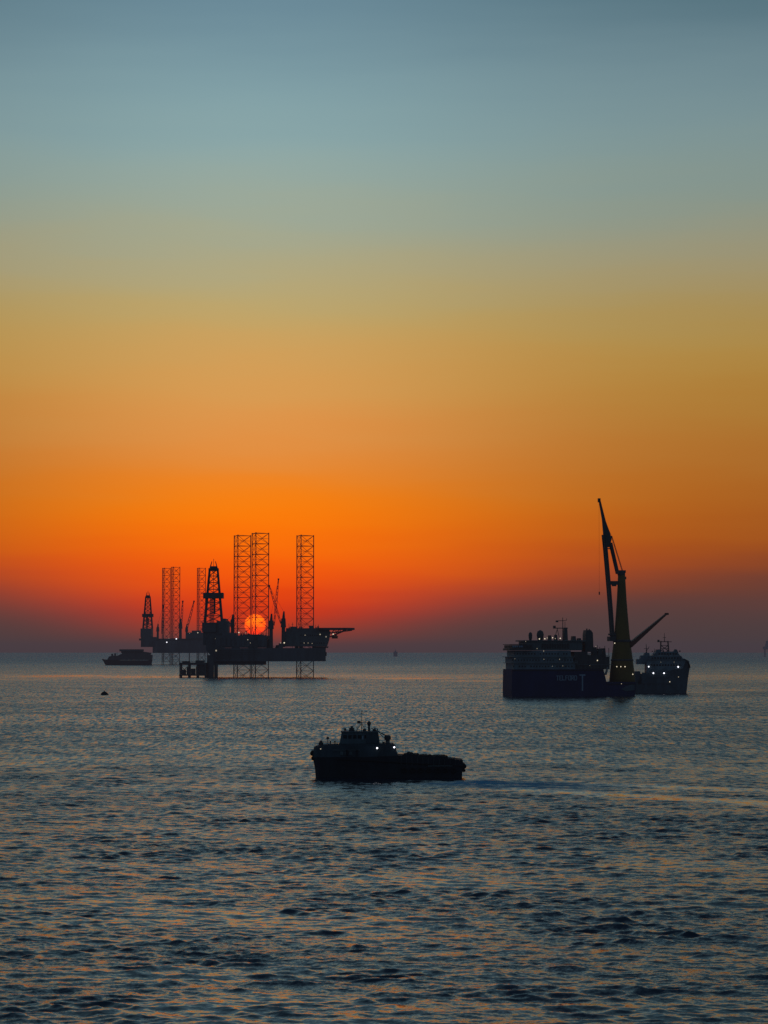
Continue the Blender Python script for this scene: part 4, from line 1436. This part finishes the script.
    wd.box(U(318.6), U(323), -6, 6, Z(745), Z(742.8))
    wd.build("windlass", M['steel'], t)
    ps = MB(s)
    ps.bar((U(328), -3, Z(745)), (U(327.6), -3, Z(736.6)), 0.6, 0.4)
    ps.box(U(326.4), U(329), -4, -2, Z(739), Z(737))
    ps.build("bow_post", M['steel'], t)
    # aft working deck: coaming, winch, hose reels
    ad_ = MB(s)
    prof = [(399, 755.6), (402, 754.8), (403, 753.4), (406.5, 753.0), (407, 752.2), (411, 752.4), (412, 753.6), (417, 753.4), (418, 754.6), (423, 754.2), (424, 755.2), (429, 754.4), (431, 755.4), (437, 755.2), (438, 754.8), (443, 755.6), (446, 755.6), (447.5, 757.4), (454, 757.8), (455, 758.6), (460, 759), (460, 761), (399, 761)]
    ad_.prism([(U(x), Z(y)) for x, y in prof], -19, -15)
    ad_.prism([(U(x + 1.5), Z(y + 0.4)) for x, y in prof[:-2]] + [(U(460), Z(762)), (U(400), Z(762))], 12, 18)
    ad_.build("cargo_rail", M['hull_black'], t)
    rw = MB(s)
    rw.bar((U(409), -9, Z(754.6)), (U(409), 9, Z(754.6)), 2.8, n=14)
    rw.bar((U(426), -7, Z(756.4)), (U(426), 7, Z(756.4)), 2.2, n=14)
    rw.box(U(433), U(446), -10, 10, Z(759), Z(754.9), 0.7)
    rw.build("towing_winch", M['rubber'], t)
    for k in range(11):
        x = 401 + k * 5.4
        MB(s).bar((U(x), -22.3, Z(755.5 + k * 0.35)), (U(x), -22.3, Z(764)), 0.3).build("bulwark_stay", M['steel'], t)
    an = MB(s)
    an.bar((U(403), -16, Z(754)), (U(403), -16, Z(742.5)), 0.2)
    an.bar((U(405.4), -16, Z(754)), (U(405.4), -16, Z(746)), 0.16)
    an.build("whip_aerial", M['steel'], t)
    lamp(t, s, (U(377.2), -23.2, Z(747.2)), 1.25)
    lamp(t, s, (U(394.2), -22.6, Z(746.4)), 1.25)
    lamp(t, s, (U(321), -18.4, Z(748.2)), 0.8, 'lamp_dim')


work_boat()


# ------------------------------------------------------------------ buoy and far silhouettes
def small_things():
    loc, s = base_at(104.4, 695.0)
    t = thing("mooring_buoy", "black dome-shaped mooring buoy floating alone on the left", "buoy", loc)
    MB(s).lathe(0, 0, [(3.0, -1.5), (3.7, 0), (3.6, 1.2), (2.6, 2.5), (1.2, 3.3), (0.4, 3.6)], 18).build("float", M['rubber'], t, True)
    MB(s).bar((0, 0, 3.4), (0, 0, 4.4), 0.35).bar((-0.6, 0, 4.3), (0.6, 0, 4.3), 0.25).build("mooring_eye", M['steel'], t)
    MB(s).bar((3.2, 0, 0.8), (4.3, 0, 0.4), 0.5).build("fender_lug", M['rubber'], t)

    s = 12500 / F
    t = thing("distant_ship", "tiny hazy ship on the horizon between the near rig and the crane ship", "ship", ((395.5 - 384) * s, 12500, 0))
    zb = CAM_H / s
    MB(s).hull([(-2.2, -1.9, 0.2, 0.1, zb + .3), (-1.4, -1.2, 0.7, 0.5, zb + .2), (1.5, 1.4, 0.7, 0.5, zb + .2), (2.0, 1.9, 0.5, 0.4, zb + .3)]).build("hull", M['haze_tint'], t)
    MB(s).box(-0.9, 0.8, -0.4, 0.4, zb + .2, zb + 1.4, 0.3).bar((-0.2, 0, zb + 1.3), (-0.2, 0, zb + 3.0), 0.3, 0.15).build("superstructure", M['haze_tint'], t)

    s = 11500 / F
    t = thing("distant_platform", "faint reddish platform tower on the horizon at the right edge", "platform", ((767 - 384) * s, 11500, 0))
    zb = CAM_H / s
    p = MB(s)
    for x in (-3, 3):
        for y in (-3, 3):
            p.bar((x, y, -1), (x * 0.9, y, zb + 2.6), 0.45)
    p.build("jacket_legs", M['haze_tint'], t)
    MB(s).box(-4.2, 4.2, -4, 4, zb + 2.6, zb + 5.4).box(-2.2, 3.6, -3, 3, zb + 5.4, zb + 8.2, 0.3).box(-1.6, 0.4, -1, 1, zb + 8.2, zb + 11).build("topside", M['haze_tint'], t)
    MB(s).bar((0.6, 0, zb + 8), (0.4, 0, zb + 13.4), 0.5, 0.25).build("mast", M['haze_tint'], t)


small_things()
